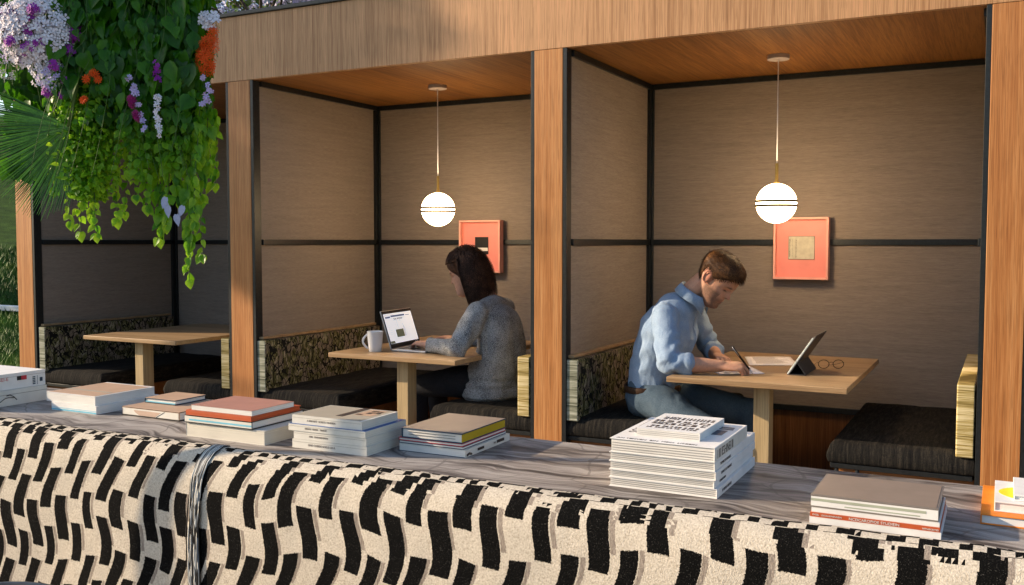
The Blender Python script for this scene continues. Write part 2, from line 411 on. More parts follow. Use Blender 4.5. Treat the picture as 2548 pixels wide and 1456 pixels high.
# ------------------------------------------------------------------ benches
BG='upholstered benches facing each other in the booths'
def cushion_mesh(w_,d_,t_,r_=.028,nx=26,ny=40):
    """rounded box with a slightly crowned, wrinkled top; origin at min corner, z 0..t"""
    mb=MB(); vs=[];fs=[]
    us=[0,.004,.012,.022,.034]; 
    def axis(L,n):
        a=[0,r_*.15,r_*.45,r_*.8]; k=[r_+ (L-2*r_)*i/(n-8) for i in range(n-7)]; return a+k+[L-r_*.8,L-r_*.45,L-r_*.15,L]
    X=axis(w_,nx);Y=axis(d_,ny)
    def edge(v,L):
        q=min(v,L-v)/r_
        return 0 if q>=1 else 1-math.sqrt(max(0,1-(1-q)**2))
    def top(x,y):
        e=max(edge(x,w_),edge(y,d_)); z=t_-e*r_*.9
        cx=min(x,w_-x)/(w_/2); cy=min(y,d_-y)/(d_/2)
        z+=.009*math.sin(min(1,cx*1.2)*1.57)*math.sin(min(1,cy*2)*1.57)
        z+=.0035*noise.noise(Vector((x*14,y*9,0)))*(1-e)+ .002*noise.noise(Vector((x*40,y*15,3)))*(1-e*.5)
        return z
    nX,nY=len(X),len(Y)
    for x in X:
        for y in Y: vs.append((x,y,top(x,y)))
    for i in range(nX-1):
        for j in range(nY-1): a=i*nY+j; fs.append((a,a+nY,a+nY+1,a+1))
    # sides: follow the border down, with soft puckers
    bord=[(i,0) for i in range(nX)]+[(nX-1,j) for j in range(1,nY)]+[(i,nY-1) for i in range(nX-2,-1,-1)]+[(0,j) for j in range(nY-2,0,-1)]
    prev=[i*nY+j for i,j in bord]; n=len(bord)
    for k,zz in enumerate((.72,.45,.2,.06,0)):
        row=[]
        for (i,j) in bord:
            x,y=X[i],Y[j]; ox=-1 if i==0 else (1 if i==nX-1 else 0); oy=-1 if j==0 else (1 if j==nY-1 else 0)
            bul=(.008*math.sin(zz*3.14)+.003*noise.noise(Vector((x*45,y*45,zz*3))))*(1 if zz>0 else 0)-(.006 if zz==0 else 0)
            vs.append((x+ox*bul,y+oy*bul,zz*(t_-.025))); row.append(len(vs)-1)
        for q in range(n): fs.append((prev[q],row[q],row[(q+1)%n],prev[(q+1)%n]))
        prev=row
    fs.append(tuple(reversed(prev)))
    return mb.add(vs,fs)
SEAT=.455
def bench(side,W,depth,label,y0=.02,front_extra=0):
    """local origin at the wall foot of the bench front; side=+1 seat extends to +x, -1 to -x"""
    b=thing('bench',label,'bench',(0,0,0),0,BG)
    c=cushion_mesh(W,depth,.085)
    if side<0: c.v=[(x-W,y,z) for x,y,z in c.v]
    c.v=[(x,y+y0,z+SEAT-.083) for x,y,z in c.v]
    c.obj('cushion','cushion',b,smooth=True)
    # piping seam
    s=1 if side>0 else -1
    f=MB(); xa,xb=(0,W) if side>0 else (-W,0)
    zf=SEAT-.083
    f.box(xa+.005,xb-.005,y0+.004,y0+.024,zf-.022,zf-.002); f.box(xa+.005,xb-.005,y0+depth-.03,y0+depth-.01,zf-.022,zf-.002)
    xo=xb-.026 if side>0 else xa+.005
    f.box(xo,xo+.02,y0+.025,y0+depth-.031,zf-.022,zf-.002)
    f.obj('seat_frame','metal',b,bevel=.002)
    for lx in (.03,.11) :
        for ly in (y0+.012,y0+depth-.05):
            px=(W-lx if side>0 else -W+lx)
            MB().tube([(px,ly+.003,zf-.023),(px,ly+.003,0)],.0085,10).obj('leg','metal',b,smooth=True)
    if side>0: MB().box(.0,W-.03,y0+.045,y0+depth-.03,.0,zf-.024).obj('plinth','bwood',b,bevel=.002)
    else: MB().box(-W+.03,0,y0+.045,y0+depth-.03,.0,zf-.024).obj('plinth','bwood',b,bevel=.002)
    # backrest block with ribbed cord on its end faces
    T=.062 if side>0 else .066; zb,zt=SEAT-.012,.728
    m=MB()
    if side>0: m.box(0.002,T,y0-.012,y0+depth-.02,zb,zt,faces=[1,0,1,0,1,0])
    else: m.box(-T,-.002,y0-.012,y0+depth-.02,zb,zt,faces=[1,1,1,0,1,1])
    m.obj('backrest',['camo','teal' if side>0 else 'gold'],b,bevel=.006,seg=3)
    if side>0: MB().box(.002,.034,y0+.005,y0+depth-.02,zt+.003,zt+.017).obj('back_cap','table',b,bevel=.003)
    elif W!=.535: MB().box(-.030,-.002,y0+.3,y0+depth-.02,zt+.003,zt+.017).obj('back_cap','table',b,bevel=.003)
    return b
def place(b,x): b.location.x=x; return b
place(bench(1,.56,1.07,'bench against the left wall of the leftmost booth, under the trailing plant'),-5.484+.012)
place(bench(-1,.52,1.09,'bench at the right of the leftmost booth, empty, behind the second pillar'),-3.848)
place(bench(1,.55,1.09,'empty bench at the left of the middle booth, facing the woman'),-3.649)
place(bench(-1,.55,1.09,'bench the woman in the grey sweater sits on'),-1.969)
place(bench(1,.56,1.09,'bench the man in the blue shirt sits on'),-1.784)
place(bench(-1,.535,1.10,'empty bench at the right of the right booth, with gold ribbed back'),-.080)

# ------------------------------------------------------------------ tables
TZ=.70
def table(x0,x1,y0,y1,label):
    cx=(x0+x1)/2; t=thing('table',label,'table',(cx,0,0),0,'wooden booth tables')
    MB().box(x0-cx,x1-cx,y0,y1,TZ-.024,TZ).obj('table_top','table',t,bevel=.003)
    MB().box(-.033,.033,.035,.115,.0,TZ-.0255).obj('leg','tleg',t,bevel=.002)
    MB().box(-.022,.022,.116,y1-.1,TZ-.06,TZ-.026).obj('under_rail','metal',t,bevel=.002)
    MB().box(-.2,.2,-.05,.2,.0005,.012).obj('foot_plate','metal',t,bevel=.002)
    for ch in t.children:
        if ch.name.startswith('leg'): ch.data.transform(Matrix.Translation((0,0,.0125)) @ Matrix.Diagonal((1,1,(TZ-.038)/(TZ-.0255),1)))
    return t
table(-4.985,-4.21,-.045,.92,'empty wooden table in the leftmost booth')
table(-3.087,-2.325,-.08,.93,'wooden table with the laptop and white mug on it')
table(-1.258,-.528,-.125,.93,'wooden table with the papers and tablet the man works at')

# ------------------------------------------------------------------ stone ledge and its base
led=thing('stone_ledge','long grey veined stone ledge behind the patterned rugs, carrying the book stacks','ledge',(0,0,0))
MB().box(-4.6,1.6,-2.195,-1.745,.71,.75).obj('stone_top','stone',led,bevel=.003)
MB().box(-4.58,1.58,-2.185,-1.80,.0,.709).obj('base_panel','wains',led)

# ------------------------------------------------------------------ rugs draped over the low wall
PROF=[(-2.1955,.700),(-2.198,.746),(-2.2035,.7525),(-2.213,.7555),(-2.228,.7555),(-2.245,.751),(-2.260,.743),(-2.273,.731),(-2.283,.715),(-2.290,.695),(-2.296,.665),(-2.300,.62),(-2.303,.56),(-2.303,.48),(-2.30,.30),(-2.297,.12),(-2.295,.02)]
def draped_rug(x0,x1,label,fx,seed):
    s=thing('draped_rug',label,'rug',((x0+x1)/2,0,0),0,'patterned rugs draped over the low wall')
    cx=(x0+x1)/2; pts=[];acc=0
    for i in range(len(PROF)-1):
        a,b=PROF[i],PROF[i+1]; L=math.hypot(b[0]-a[0],b[1]-a[1]); k=max(1,int(L/.012))
        for j in range(k):
            t=j/k; pts.append((a[0]+(b[0]-a[0])*t,a[1]+(b[1]-a[1])*t,acc+L*t))
        acc+=L
    pts.append((*PROF[-1],acc))
    mb=MB(); nx=int((x1-x0)/.015); vs=[];fs=[];uv=[]; n=len(pts)
    for i in range(nx+1):
        x=x0+(x1-x0)*i/nx; e=min(x-x0,x1-x)
        for (y,z,a) in pts:
            lo=max(0,min(1,(.72-z)/.5))
            wob=.003*noise.noise(Vector((x*5,z*5,0)))+.0015*noise.noise(Vector((x*22,z*22,2)))+.012*lo*noise.noise(Vector((x*3.2,z*.8,5)))
            yy=y+(wob if y<-2.21 else 0); zz=z+(wob if (z>.7 and y<-2.21) else 0)
            vs.append((x-cx,yy,zz)); uv.append((x+5,max(0,a-.05)))
    for i in range(nx):
        for j in range(n-1): q=i*n+j; fs.append((q,q+1,q+n+1,q+n))
    mb.add(vs,fs); mb.uv=uv
    o=mb.obj('pile','rug',s,smooth=True); sm=o.modifiers.new('thickness','SOLIDIFY'); sm.thickness=.011; sm.offset=-1
    # fringe along the short edge that meets the other rug
    r=random.Random(seed); sg=-1 if seed==4 else 1
    for k,mt in enumerate(('black','offwhite','steel')):
        mb=MB()
        for q in range((10,9,1)[k]):
            x0_=fx+sg*(.001+.030*r.random()); path=[]; ph=r.random()*6; amp=.0015+.002*r.random()
            for i in range(0,40):
                s_=i/39*(n-2)+1; a_=int(s_); b_=min(a_+1,n-1); fr=s_-a_
                y=pts[a_][0]*(1-fr)+pts[b_][0]*fr; z=pts[a_][1]*(1-fr)+pts[b_][1]*fr; up=max(0,min(1,(z-.70)/.05))
                off=.004+.0025*r.random()*(1-up); path.append((x0_*1+amp*math.sin(i*.35+ph)-cx-.016*(1-up)*(i/39),y-off*(1-up*.7),z+off*up*.8))
            mb.tube(path,[(.0017,.0017,.0013)[k]]*len(path),5)
        mb.obj('fringe',mt,s,smooth=True)
    return s
MT['steel']=plain('blue grey thread',(.22,.27,.33),.4,.4,0,.1)
draped_rug(-4.6,-1.752,'black and cream wavy patterned rug at the left, left of the fringes',-1.753,3)
draped_rug(-1.734,1.6,'black and cream wavy patterned rug filling the foreground, right of the fringes',-1.733,4)
# ------------------------------------------------------------------ pendants
def pendant(x,label):
    p=thing('pendant_lamp',label,'pendant lamp',(x,.621,CZ),0,'lit globe pendant lamps')
    li=bpy.data.lights.new('lamp_light','POINT'); li.energy=5.6; li.color=(1,.70,.40); li.use_soft_falloff=False; li.shadow_soft_size=.0955; lo=bpy.data.objects.new('lamp_light',li); COL.objects.link(lo); lo.parent=p; lo.location=(0,0,-.697)
    MB().disc_ring((0,0,0),.0005,.052,-.022,-.0005).obj('canopy','canopy',p,bevel=.002)
    MB().tube([(0,0,-.022),(0,0,-.51)],.0026,8).obj('cord','cord',p,smooth=True)
    m=MB(); m.tube([(0,0,-.508),(0,0,-.585),(0,0,-.5851),(0,0,-.592),(0,0,-.5921),(0,0,-.605)],[.0075,.0075,.0095,.0095,.011,.014],20)
    m.obj('stem','brass',p,smooth=False,bevel=.0006)
    r=.0945; zc=-.697
    MB().ball((0,0,zc),r,48).obj('globe','globe',p,smooth=True)
    for dz in (.0095,-.0125):
        rr=math.sqrt(r*r-dz*dz)
        MB().disc_ring((0,0,zc+dz-.0035+.0),rr-.006,rr+.0055,-.0022,.0095,64).obj('ring','darkbrass',p)
    return p
pendant(-2.851,'lit globe pendant with brass bands above the laptop and mug table')
pendant(-.966,'lit globe pendant with brass bands above the man, overlapping the right salmon frame')

# ------------------------------------------------------------------ salmon picture frames
def frame(x0,x1,z0,z1,label):
    p=thing('picture_frame',label,'picture frame',((x0+x1)/2,BY-.019,(z0+z1)/2),0,'salmon shadow box frames on the booth walls')
    a=(x1-x0)/2; h=(z1-z0)/2; t=.011; dd=-.050
    m=MB(); m.box(-a,a,dd,0,h-t,h); m.box(-a,a,dd,0,-h,-h+t); m.box(-a,-a+t,dd,0,-h+t+.0002,h-t-.0002); m.box(a-t,a,dd,0,-h+t+.0002,h-t-.0002)
    m.obj('frame','salmonlight',p,bevel=.0012)
    MB().box(-a+t+.0003,a-t-.0003,-.014,-.001,-h+t+.0003,h-t-.0003).obj('mount','salmon',p)
    return p
f2=frame(-2.998,-2.712,1.082,1.402,'salmon shadow box with a small black and white print, behind the woman')
c=f2.location
pm=MB().box(-.046,.046,-.018,-.0142,-.048,.058).obj('print','black',f2)
MB().box(-.044,.044,-.0188,-.0181,-.028,-.008).obj('white_band','white',pm)
f3=frame(-1.079,-.800,1.074,1.398,'salmon shadow box with a small cream card, behind the right globe lamp')
MT['card']=plain('cream card',(.56,.53,.42),.7,.2)
pm=MB().box(-.068,.066,-.018,-.0142,-.058,.064).obj('card','card',f3)
r=random.Random(5)
mk=MB()
for col,(x,wd,hh) in enumerate(((-.0625,.005,1),(-.048,.0015,.5),(-.030,.004,.5))):
    z=.049
    while z>-.046:
        l=.0016+.0022*r.random(); mk.box(x,x+wd*(.5+.5*r.random()),-.0186,-.0181,z-l,z); z-=l+.0016
mk.obj('printed_lines','ink' if 'ink' in MT else 'black',pm)
MB().box(-.068,.066,-.0195,-.0182,.062,.064).box(-.068,.066,-.0195,-.0182,-.058,-.056).box(-.068,-.066,-.0195,-.0182,-.0559,.0619).box(.064,.066,-.0195,-.0182,-.0559,.0619).obj('card_edge','greytaupe',pm)
# ================================================================== BOOKS
def book(x0,x1,y0,y1,z,t,label,cover='white',pg='pages',spine='F',hard=False,board=None,spinecol=None,group=None,rz=0,top=None):
    """closed book lying flat; spine: F front, R right, L left, B back; origin at its base centre"""
    cx,cy=(x0+x1)/2,(y0+y1)/2
    b=thing('book',label,'book',(cx,cy,z),R(rz),group)
    a,d=(x1-x0)/2,(y1-y0)/2; th=(board or (.0026 if hard else .0009)); ov=.003 if hard else .0008
    px0,px1,py0,py1=-a+ov,a-ov,-d+ov,d-ov
    if spine=='F': py0=-d+th
    if spine=='B': py1=d-th
    if spine=='R': px1=a-th
    if spine=='L': px0=-a+th
    # page block, edges very slightly wavy
    m=MB(); m.box(px0,px1,py0,py1,th+.0002,t-th-.0002); m.obj('page_block',pg,b)
    c=MB(); c.box(-a,a,-d,d,0,th); c.box(-a,a,-d,d,t-th,t)
    e=.00015
    if spine=='F': c.box(-a,a,-d,-d+th-e,th+e,t-th-e)
    if spine=='B': c.box(-a,a,d-th+e,d,th+e,t-th-e)
    if spine=='R': c.box(a-th+e,a,-d,d,th+e,t-th-e)
    if spine=='L': c.box(-a,-a+th-e,-d,d,th+e,t-th-e)
    co=c.obj('cover',cover,b,bevel=.0006 if hard else 0)
    b['t']=t
    return b,co,a,d
def onspine_front(b,co,a,d,t,s,size,mat,fx=.1,fz=.3,name='spine_lettering',sx=1):
    return text(s,size,mat,co,name,(-a+2*a*fx,-d-.0004,t*fz),(1,0,0),(0,0,1),.0002,sx=sx)
def onspine_right(b,co,a,d,t,s,size,mat,fy=.1,fz=.3,name='spine_lettering',sx=1):
    return text(s,size,mat,co,name,(a+.0004,-d+2*d*fy,t*fz),(0,1,0),(0,0,1),.0002,sx=sx)
LZ=.7503
# stack A, far left
b,co,a,d=book(-3.10,-2.792,-2.17,-1.925,LZ,.050,'white book with black pen scrawls at the bottom of the leftmost stack','offwhite','pages','R')
sq=MB()
for (y0,z0,pts) in ((-.02,.016,[(0,.012),(.012,.013),(.025,.008),(.035,0)]),(-.045,.014,[(0,.0),(.02,.008),(.032,.009),(.05,.007)]),(-.10,.003,[(0,0),(.012,.010),(.02,.009),(.035,.002)])):
    sq.tube([(a+.0006,y0+p,z0+q*1.4) for p,q in pts],.0013,6)
sq.obj('scrawl','black',co)
MB().box(a+.0002,a+.0009,-d,d,.035,.0362).obj('seam','grey',co)
b,co,a,d=book(-3.105,-2.803,-2.18,-1.921,LZ+.0502,.050,'thick white book with red and black spine printing, on top of the leftmost stack','white','pages','R')
MB().box(a+.0002,a+.0008,-d,d,.0385,.0392).obj('seam','grey',co)
onspine_right(b,co,a,d,.05,'REI-E',.016,'red',.36,.56); 
MB().box(a+.0003,a+.001,.028,.043,.0255,.039).obj('spine_mark','black',co); MB().box(a+.0003,a+.001,.0435,.062,.0255,.039).obj('spine_mark','red',co)
m=MB(); 
for k in range(5): m.box(a+.0003,a+.001,.083,.093,.006+k*.0055,.0095+k*.0055)
m.box(a+.0003,a+.001,.0995,.1005,.004,.034); m.box(a+.0003,a+.001,.109,.119,.013,.026); m.obj('spine_symbols','dkblue',co)
# stack B
book(-2.615,-2.414,-2.040,-1.79,LZ,.0245,'white paperback with blue bottom edge under the tan book, second stack from left','white','pages','F')[0]
b2=[o for o in COL.objects if o.name.startswith('book')][-1]
MB().box(-.100,.1004,-.1255,-.1251,.0012,.006).box(-.100,.1004,-.1255,-.1251,.0085,.0098).obj('blue_stripe','sky',[o for o in b2.children if o.name.startswith('cover')][0])
b,co,a,d=book(-2.645,-2.424,-2.035,-1.808,LZ+.0248,.028,'thick book with tan picture cover and white border, top of second stack from left','white','pages','L')
MB().box(-a+.004,a-.008,-d+.006,d-.012,.0281,.0286).obj('cover_picture','tan',co)
MB().box(-a+.004,a-.020,-d+.068,-d+.082,.0287,.0290).obj('dark_band','olive',co)
# stack C
b,co,a,d=book(-2.347,-2.111,-2.002,-1.79,LZ,.026,'tan hardback with a curved shape on its spine, beneath the small blue edged book','tan','pages','F',True)
MB().box(-a+.003,a-.003,-d-.0006,-d-.0001,.0035,.0225).obj('spine_panel','offwhite',co)
m=MB(); P=[]; n=14
m.v=[]; pts=[(-.045,.004)]+[(-.045-.022*math.sin(k/8*1.57),.004+.0145*(k/8)) for k in range(1,9)]+[(.045,.0185),(.02,.004)]
m.add([(x,-d-.0009,z) for x,z in pts]+[(x,-d-.0005,z) for x,z in pts],[tuple(range(len(pts))),tuple(reversed(range(len(pts),2*len(pts))))]); m.obj('spine_shape','salmonbook',co)
m=MB(); m.tube([(.025,-d-.0008,.0035),(.05,-d-.0008,.0165),(.06,-d-.0008,.0215)],.0008,6); m.obj('spine_line','black',co)
MB().box(-a-.001,a+.001,-d-.001,d+.001,-.0001,.0028).box(-a-.0005,a+.0005,-d-.0005,d+.0005,.0240,.0255).obj('dark_edges','black',co)
b,co,a,d=book(-2.338,-2.208,-1.925,-1.80,LZ+.0263,.015,'small thin tan book with dark blue cover edges, on the third stack from left','dkblue','pages','L',True)
MB().box(-a+.0005,a-.0005,-d+.0005,d-.0005,.0151,.0155).obj('cover_picture','tan',co)
MB().box(-a+.003,a-.003,-d+.0005,-d+.0027,.0030,.0058).obj('blue_edge','sky',co)
# stack D
book(-1.938,-1.665,-2.142,-1.915,LZ,.037,'thick coverless white book block at the bottom of the pink topped stack','offwhite','cream','L')
b,co,a,d=book(-1.938,-1.703,-2.146,-1.94,LZ+.0373,.0215,'white hardback with light blue spine stripe, in the pink topped stack','black','pages','F',True)
MB().box(-a+.0005,a-.0005,-d-.0006,-d-.0001,.0032,.0185).obj('spine_panel','offwhite',co); MB().box(-a+.016,a-.001,-d-.0010,-d-.0007,.0072,.0115).obj('blue_stripe','sky',co)
book(-1.930,-1.701,-2.150,-1.955,LZ+.0591,.0135,'rust red book third from the bottom of the pink topped stack','rust','rust','F',True)
book(-1.912,-1.700,-2.148,-1.985,LZ+.0729,.0145,'dusty pink covered book with white pages on top of the fourth stack','pink','pages','B')
# stack E
EB=[(-1.590,-1.360,-2.123,-1.935,.0225,'cream paperback with faint printed spine at the bottom of the cream stack','EINE CHEIDE SOELE OF R',.0075),
    (-1.586,-1.362,-2.122,-1.935,.0205,'cream paperback second from the bottom of the cream stack','INRI   ESHEAREHEREN',.006),
    (-1.601,-1.363,-2.124,-1.945,.0165,'cream paperback with dark blue cover, second from the top of the cream stack','BIEIANS  EENSIE   TINEUIT',.006),
    (-1.596,-1.379,-2.116,-1.960,.0215,'olive grey covered paperback with a dark picture strip, top of the cream stack','A BNI NFT  SCEETS TRUEIEIA',.007)]
z=LZ
for i,(x0,x1,y0,y1,t,lab,s,sz) in enumerate(EB):
    b,co,a,d=book(x0,x1,y0,y1,z,t,lab,'offwhite','cream','F')
    onspine_front(b,co,a,d,t,s,sz,'greytaupe',.22,.35)
    MB().box(-a+.002,a-.002,-d-.0004,-d-.0001,t*.72,t*.72+.0004).obj('spine_line','grey',co)
    if i==2: MB().box(-a+.001,a-.001,-d+.001,d-.001,t+.0001,t+.0005).obj('cover_picture','blue',co)
    if i==3:
        MB().box(-a+.003,a-.008,-d+.004,d-.004,t+.0001,t+.0004).obj('cover_picture','olive',co)
        MB().box(.002,.024,-d+.035,d-.004,t+.0005,t+.0008).obj('dark_strip','ink',co)
        q=MB().box(.033,.088,-d+.068,d-.012,t+.0005,t+.0008).obj('photo_panel','tan',co)
        rr=random.Random(2); m=MB()
        for k in range(9):
            x=.034+.045*rr.random(); y=-d+.070+.055*rr.random(); m.box(x,x+.008+.008*rr.random(),y,y+.006+.012*rr.random(),t+.0009,t+.0012)
        m.obj('photo_shapes','ink',q)
    z+=t+.0003
# stack F
z=LZ
b,co,a,d=book(-1.330,-1.140,-2.028,-1.795,z,.0180,'white book with black blocks on its spine, bottom of the grey topped middle stack','offwhite','pages','R')
m=MB(); m.box(a+.0002,a+.0007,-.055,-.022,.006,.0125); m.box(a+.0002,a+.0007,.045,.085,.006,.0135); m.tube([(a+.0003,-.108,.0045),(a+.0003,-.096,.0075),(a+.0003,-.086,.0045)],.003,6); m.obj('spine_marks','ink',co)
onspine_right(b,co,a,d,.018,'MIA',.008,'greytaupe',.62,.35)
MB().box(-a-.001,a-.001,-d-.001,-d+.1,-.0002,.0012).obj('cover_lip','dkblue',co)
z+=.0184; book(-1.333,-1.148,-2.024,-1.80,z,.0070,'thin white book with dark cover, second from the bottom of the grey topped middle stack','dkblue','pages','L',False,.0014)
z+=.0073; book(-1.332,-1.149,-2.026,-1.802,z,.0075,'thin book with a crimson cover under the yellow edged book','red','pages','L',False,.0016)
z+=.0078; b,co,a,d=book(-1.322,-1.1475,-2.029,-1.803,z,.0245,'taupe covered book with yellow right edge, top of the grey topped middle stack','dkblue','pages','L',True)
MB().box(-a+.0015,a-.001,-d+.0010,d-.001,.0246,.0250).obj('cover_panel','greytaupe',co); MB().box(a-.0029,a-.0009,-d+.003,d-.003,.0028,.0217).obj('yellow_edge','yellow',co)
m=MB(); 
for k in range(2): m.box(-a+.02,a-.02,-d+.0008,-d+.0028,.0095+k*.0065,.0100+k*.0065)
m.obj('page_gap','ink',co)
# stack G (the tall one)
z=LZ
G=[(.0195,.0,'white hardback at the very bottom of the tall stack'),(.0165,-.006,'white book second from the bottom of the tall stack'),(.0180,-.003,'white book in the middle of the tall stack'),(.0187,-.005,'white book just below the top large book of the tall stack')]
for i,(t,dx,lab) in enumerate(G):
    b,co,a,d=book(-.737,-.503+dx,-2.112,-1.782+.006*i,z,t,lab,'white','pages','R',True,.0012)
    onspine_right(b,co,a,d,t,['SE UITGLE OEISTGES','LEVARENTUREN','STAVELTE TE TORUARTE','TEOMAIE TE ICNUURTS'][i],t*.42,'ink',.12,.32)
    m=MB()
    rr=random.Random(i)
    for k in range(3): m.box(-a+.004,a-.004,-d+.0016,-d+.0026,t*(.28+.2*k),t*(.28+.2*k)+.0003)
    m.obj('page_gap','grey',co)
    z+=t+.0003
b,co,a,d=book(-.735,-.508,-2.113,-1.842,z,.0300,'large white magazine with bold type on its side','white','pages','R',True,.0015)
m=MB()
for k in range(4): m.box(-a+.004,a-.004,-d+.0016,-d+.0026,.005+.0052*k,.0053+.0052*k)
m.obj('page_gap','grey',co)
MB().box(a+.0001,a+.0004,-d+.002,d-.002,.003,.0275).obj('spine_panel','salmonbook' if 0 else 'offwhite',co)
text('I III IESHINEI III',.026,'ink',co,'spine_lettering',(a+.0006,-d+.018,.005),(0,1,0),(0,0,1),.0002,sx=.78)
text('SOJUT',.034,'ink',co,'cover_lettering',(-a+.036,-d+.075,.0302),(0,1,0),(-1,0,0),.0002)
text('BIIIIII',.026,'ink',co,'cover_lettering',(-a+.030,-d+.175,.0302),(0,1,0),(-1,0,0),.0002)
text('AN TENVEN  BIN  MEIN  LITZEIN',.012,'ink',co,'cover_lettering',(-a+.012,-d+.008,.0302),(1,0,0),(0,1,0),.0002)
MB().box(.055,.092,-.005,.050,.0302,.0305).box(.060,.100,.060,.072,.0302,.0305).box(.052,.098,.078,.090,.0302,.0305).obj('cover_photo','dkblue',co)
z+=.0303
b,co,a,d=book(-.692,-.553,-2.066,-1.871,z,.0168,'small white magazine with rows of black glyphs, topmost on the tall stack','white','pages','R')
rr=random.Random(8); m=MB(); t=.0169
def glyphrow(y0,h,w,x0,x1,dens):
    x=x0
    while x<x1:
        ww=w*(.5+.8*rr.random()); k=rr.random()
        if k<.35: m.box(x,x+ww*.6,y0,y0+h*(.8+.2*rr.random()),t,t+.0004)
        elif k<.6:
            m.box(x,x+ww*.28,y0,y0+h,t,t+.0004); m.box(x+ww*.28,x+ww,y0+h*.75,y0+h,t,t+.0004); m.box(x+ww*.28,x+ww,y0+h*.05,y0+h*.28,t,t+.0004)
        elif k<.8: m.box(x,x+ww,y0+h*.1,y0+h*.4,t,t+.0004); m.box(x,x+ww*.8,y0+h*.55,y0+h*.95,t,t+.0004)
        else: m.box(x,x+ww*.3,y0,y0+h,t,t+.0004); m.box(x+ww*.45,x+ww*.8,y0,y0+h*.9,t,t+.0004)
        x+=ww*(1.15+dens*rr.random())
glyphrow(-.078,.010,.008,-.055,.058,.3); glyphrow(-.063,.015,.011,-.050,.060,.2); glyphrow(-.036,.026,.014,-.058,.060,.1); glyphrow(-.004,.020,.012,-.060,.060,.3); glyphrow(.028,.030,.006,-.052,.060,.5)
m.obj('cover_glyphs','ink',co)
m=MB()
for k in range(3): m.box(-a+.002,a-.002,-d-.0003,-d+.0003,.004+.0038*k,.0043+.0038*k)
m.obj('page_gap','grey',co)
# stack H
z=LZ
b,co,a,d=book(-.308,-.085,-2.192,-1.99,z,.0120,'plain white book at the bottom of the grey boxed stack on the right','white','white','F')
z+=.0123
b,co,a,d=book(-.307,-.087,-2.191,-1.995,z,.0078,'thin book with a rust red spine and white lettering, right stack','rust','pages','F',False,.0012)
onspine_front(b,co,a,d,.0078,'NCEICAROPIOE SYUDIEIN',.0070,'white',.31,.20,sx=1.05)
onspine_front(b,co,a,d,.0078,'EVGEL   LEIOANEINENNEIN',.0042,'white',.02,.35)
onspine_front(b,co,a,d,.0078,'NITNIECEITED',.0042,'white',.87,.25)
z+=.0081; b,co,a,d=book(-.305,-.088,-2.188,-2.0,z,.0080,'thin white booklet above the rust red spine, right stack','white','pages','F')
z+=.0083; b,co,a,d=book(-.307,-.090,-2.186,-2.008,z,.0235,'white and sage green book with a dark taupe cover, on top of the right stack','grey','pages','F',True,.0022)
MB().box(-a+.0006,a-.0006,-d-.0006,-d-.0001,.0030,.0205).obj('spine_panel','white',co)
MB().box(-a+.0006,a-.020,-d-.0010,-d-.0007,.0125,.0172).obj('sage_stripe','sage',co); MB().box(-a+.06,a-.03,-d-.0010,-d-.0007,.0060,.0080).obj('sage_stripe','sage',co)
onspine_front(b,co,a,d,.0235,'EDIMSENSATSTREECONLEIN',.0050,'white',.16,.50)
MB().box(-a+.004,a-.004,-d+.004,d-.004,.0236,.0240).obj('cover_panel','greytaupe',co)
# stack I
z=LZ
b,co,a,d=book(-.026,.235,-2.055,-1.82,z,.0190,'orange covered book with white page edge, bottom of the far right stack','orange','white','L',True,.0022)
z+=.0193; b,co,a,d=book(-.004,.215,-2.026,-1.85,z,.0190,'white book with a big yellow oval on its cover, far right stack','white','white','L',True)
m=MB(); n=40; pts=[(-.018+.085*math.cos(2*math.pi*k/n),-.006+.062*math.sin(2*math.pi*k/n)) for k in range(n)]
m.add([(x,y,.0193) for x,y in pts]+[(x,y,.0190) for x,y in pts],[tuple(range(n)),tuple(reversed(range(n,2*n)))]+[(k,k+n,(k+1)%n+n,(k+1)%n) for k in range(n)]); m.obj('yellow_oval','bright',co)
z+=.0193; b,co,a,d=book(.028,.215,-2.008,-1.858,z,.0115,'small white book with colourful marks, on top of the far right stack','white','white','L',True)
m=MB()
for (x,y,w_,h_) in ((-.072,.035,.02,.02),(-.05,.05,.02,.012)): m.box(x,x+w_,y,y+h_,.0116,.0120)
m.obj('cover_flower','red',co); m=MB()
for (x,y,w_,h_) in ((-.070,-.020,.03,.012),(-.068,-.045,.03,.010)): m.box(x,x+w_,y,y+h_,.0116,.0120)
m.obj('cover_shape','orange',co); m=MB()
for (x,y,w_,h_) in ((-.072,-.004,.035,.012),(-.070,-.034,.03,.008),(-.075,.015,.01,.006)): m.box(x,x+w_,y,y+h_,.0116,.0120)
m.obj('cover_shape','ink',co)

# ================================================================== THINGS ON THE TABLES
def mug():
    t=thing('mug','white ceramic mug beside the laptop','mug',(-2.892,.062,TZ+.0003))
    prof=[(.0,.0),(.030,.0),(.0325,.002),(.036,.03),(.0395,.07),(.042,.1045),(.0425,.106),(.0415,.1065),(.040,.1045),(.0372,.07),(.034,.03),(.030,.006),(.0,.005)]
    n=40; vs=[];fs=[]
    for r_,z in prof:
        for j in range(n): q=2*math.pi*j/n; vs.append((r_*math.cos(q),r_*math.sin(q),z))
    for i in range(len(prof)-1):
        for j in range(n): fs.append((i*n+j,i*n+(j+1)%n,(i+1)*n+(j+1)%n,(i+1)*n+j))
    MB().add(vs,fs).obj('cup','ceramic',t,smooth=True)
    ux,uy=-.889,-.459; P=[]
    for k in range(15):
        q=k/14; a=math.pi*(q); rr=.037+.027*math.sin(a); zz=.088-.068*q+.004*math.cos(a)
        P.append((ux*rr,uy*rr,zz))
    MB().tube(P,[.0055]*15,12,flat=[.0038]*15).obj('handle','ceramic',t,smooth=True)
mug()
MT['screen']=emis('lit laptop screen',(.80,.83,.90),.33); 
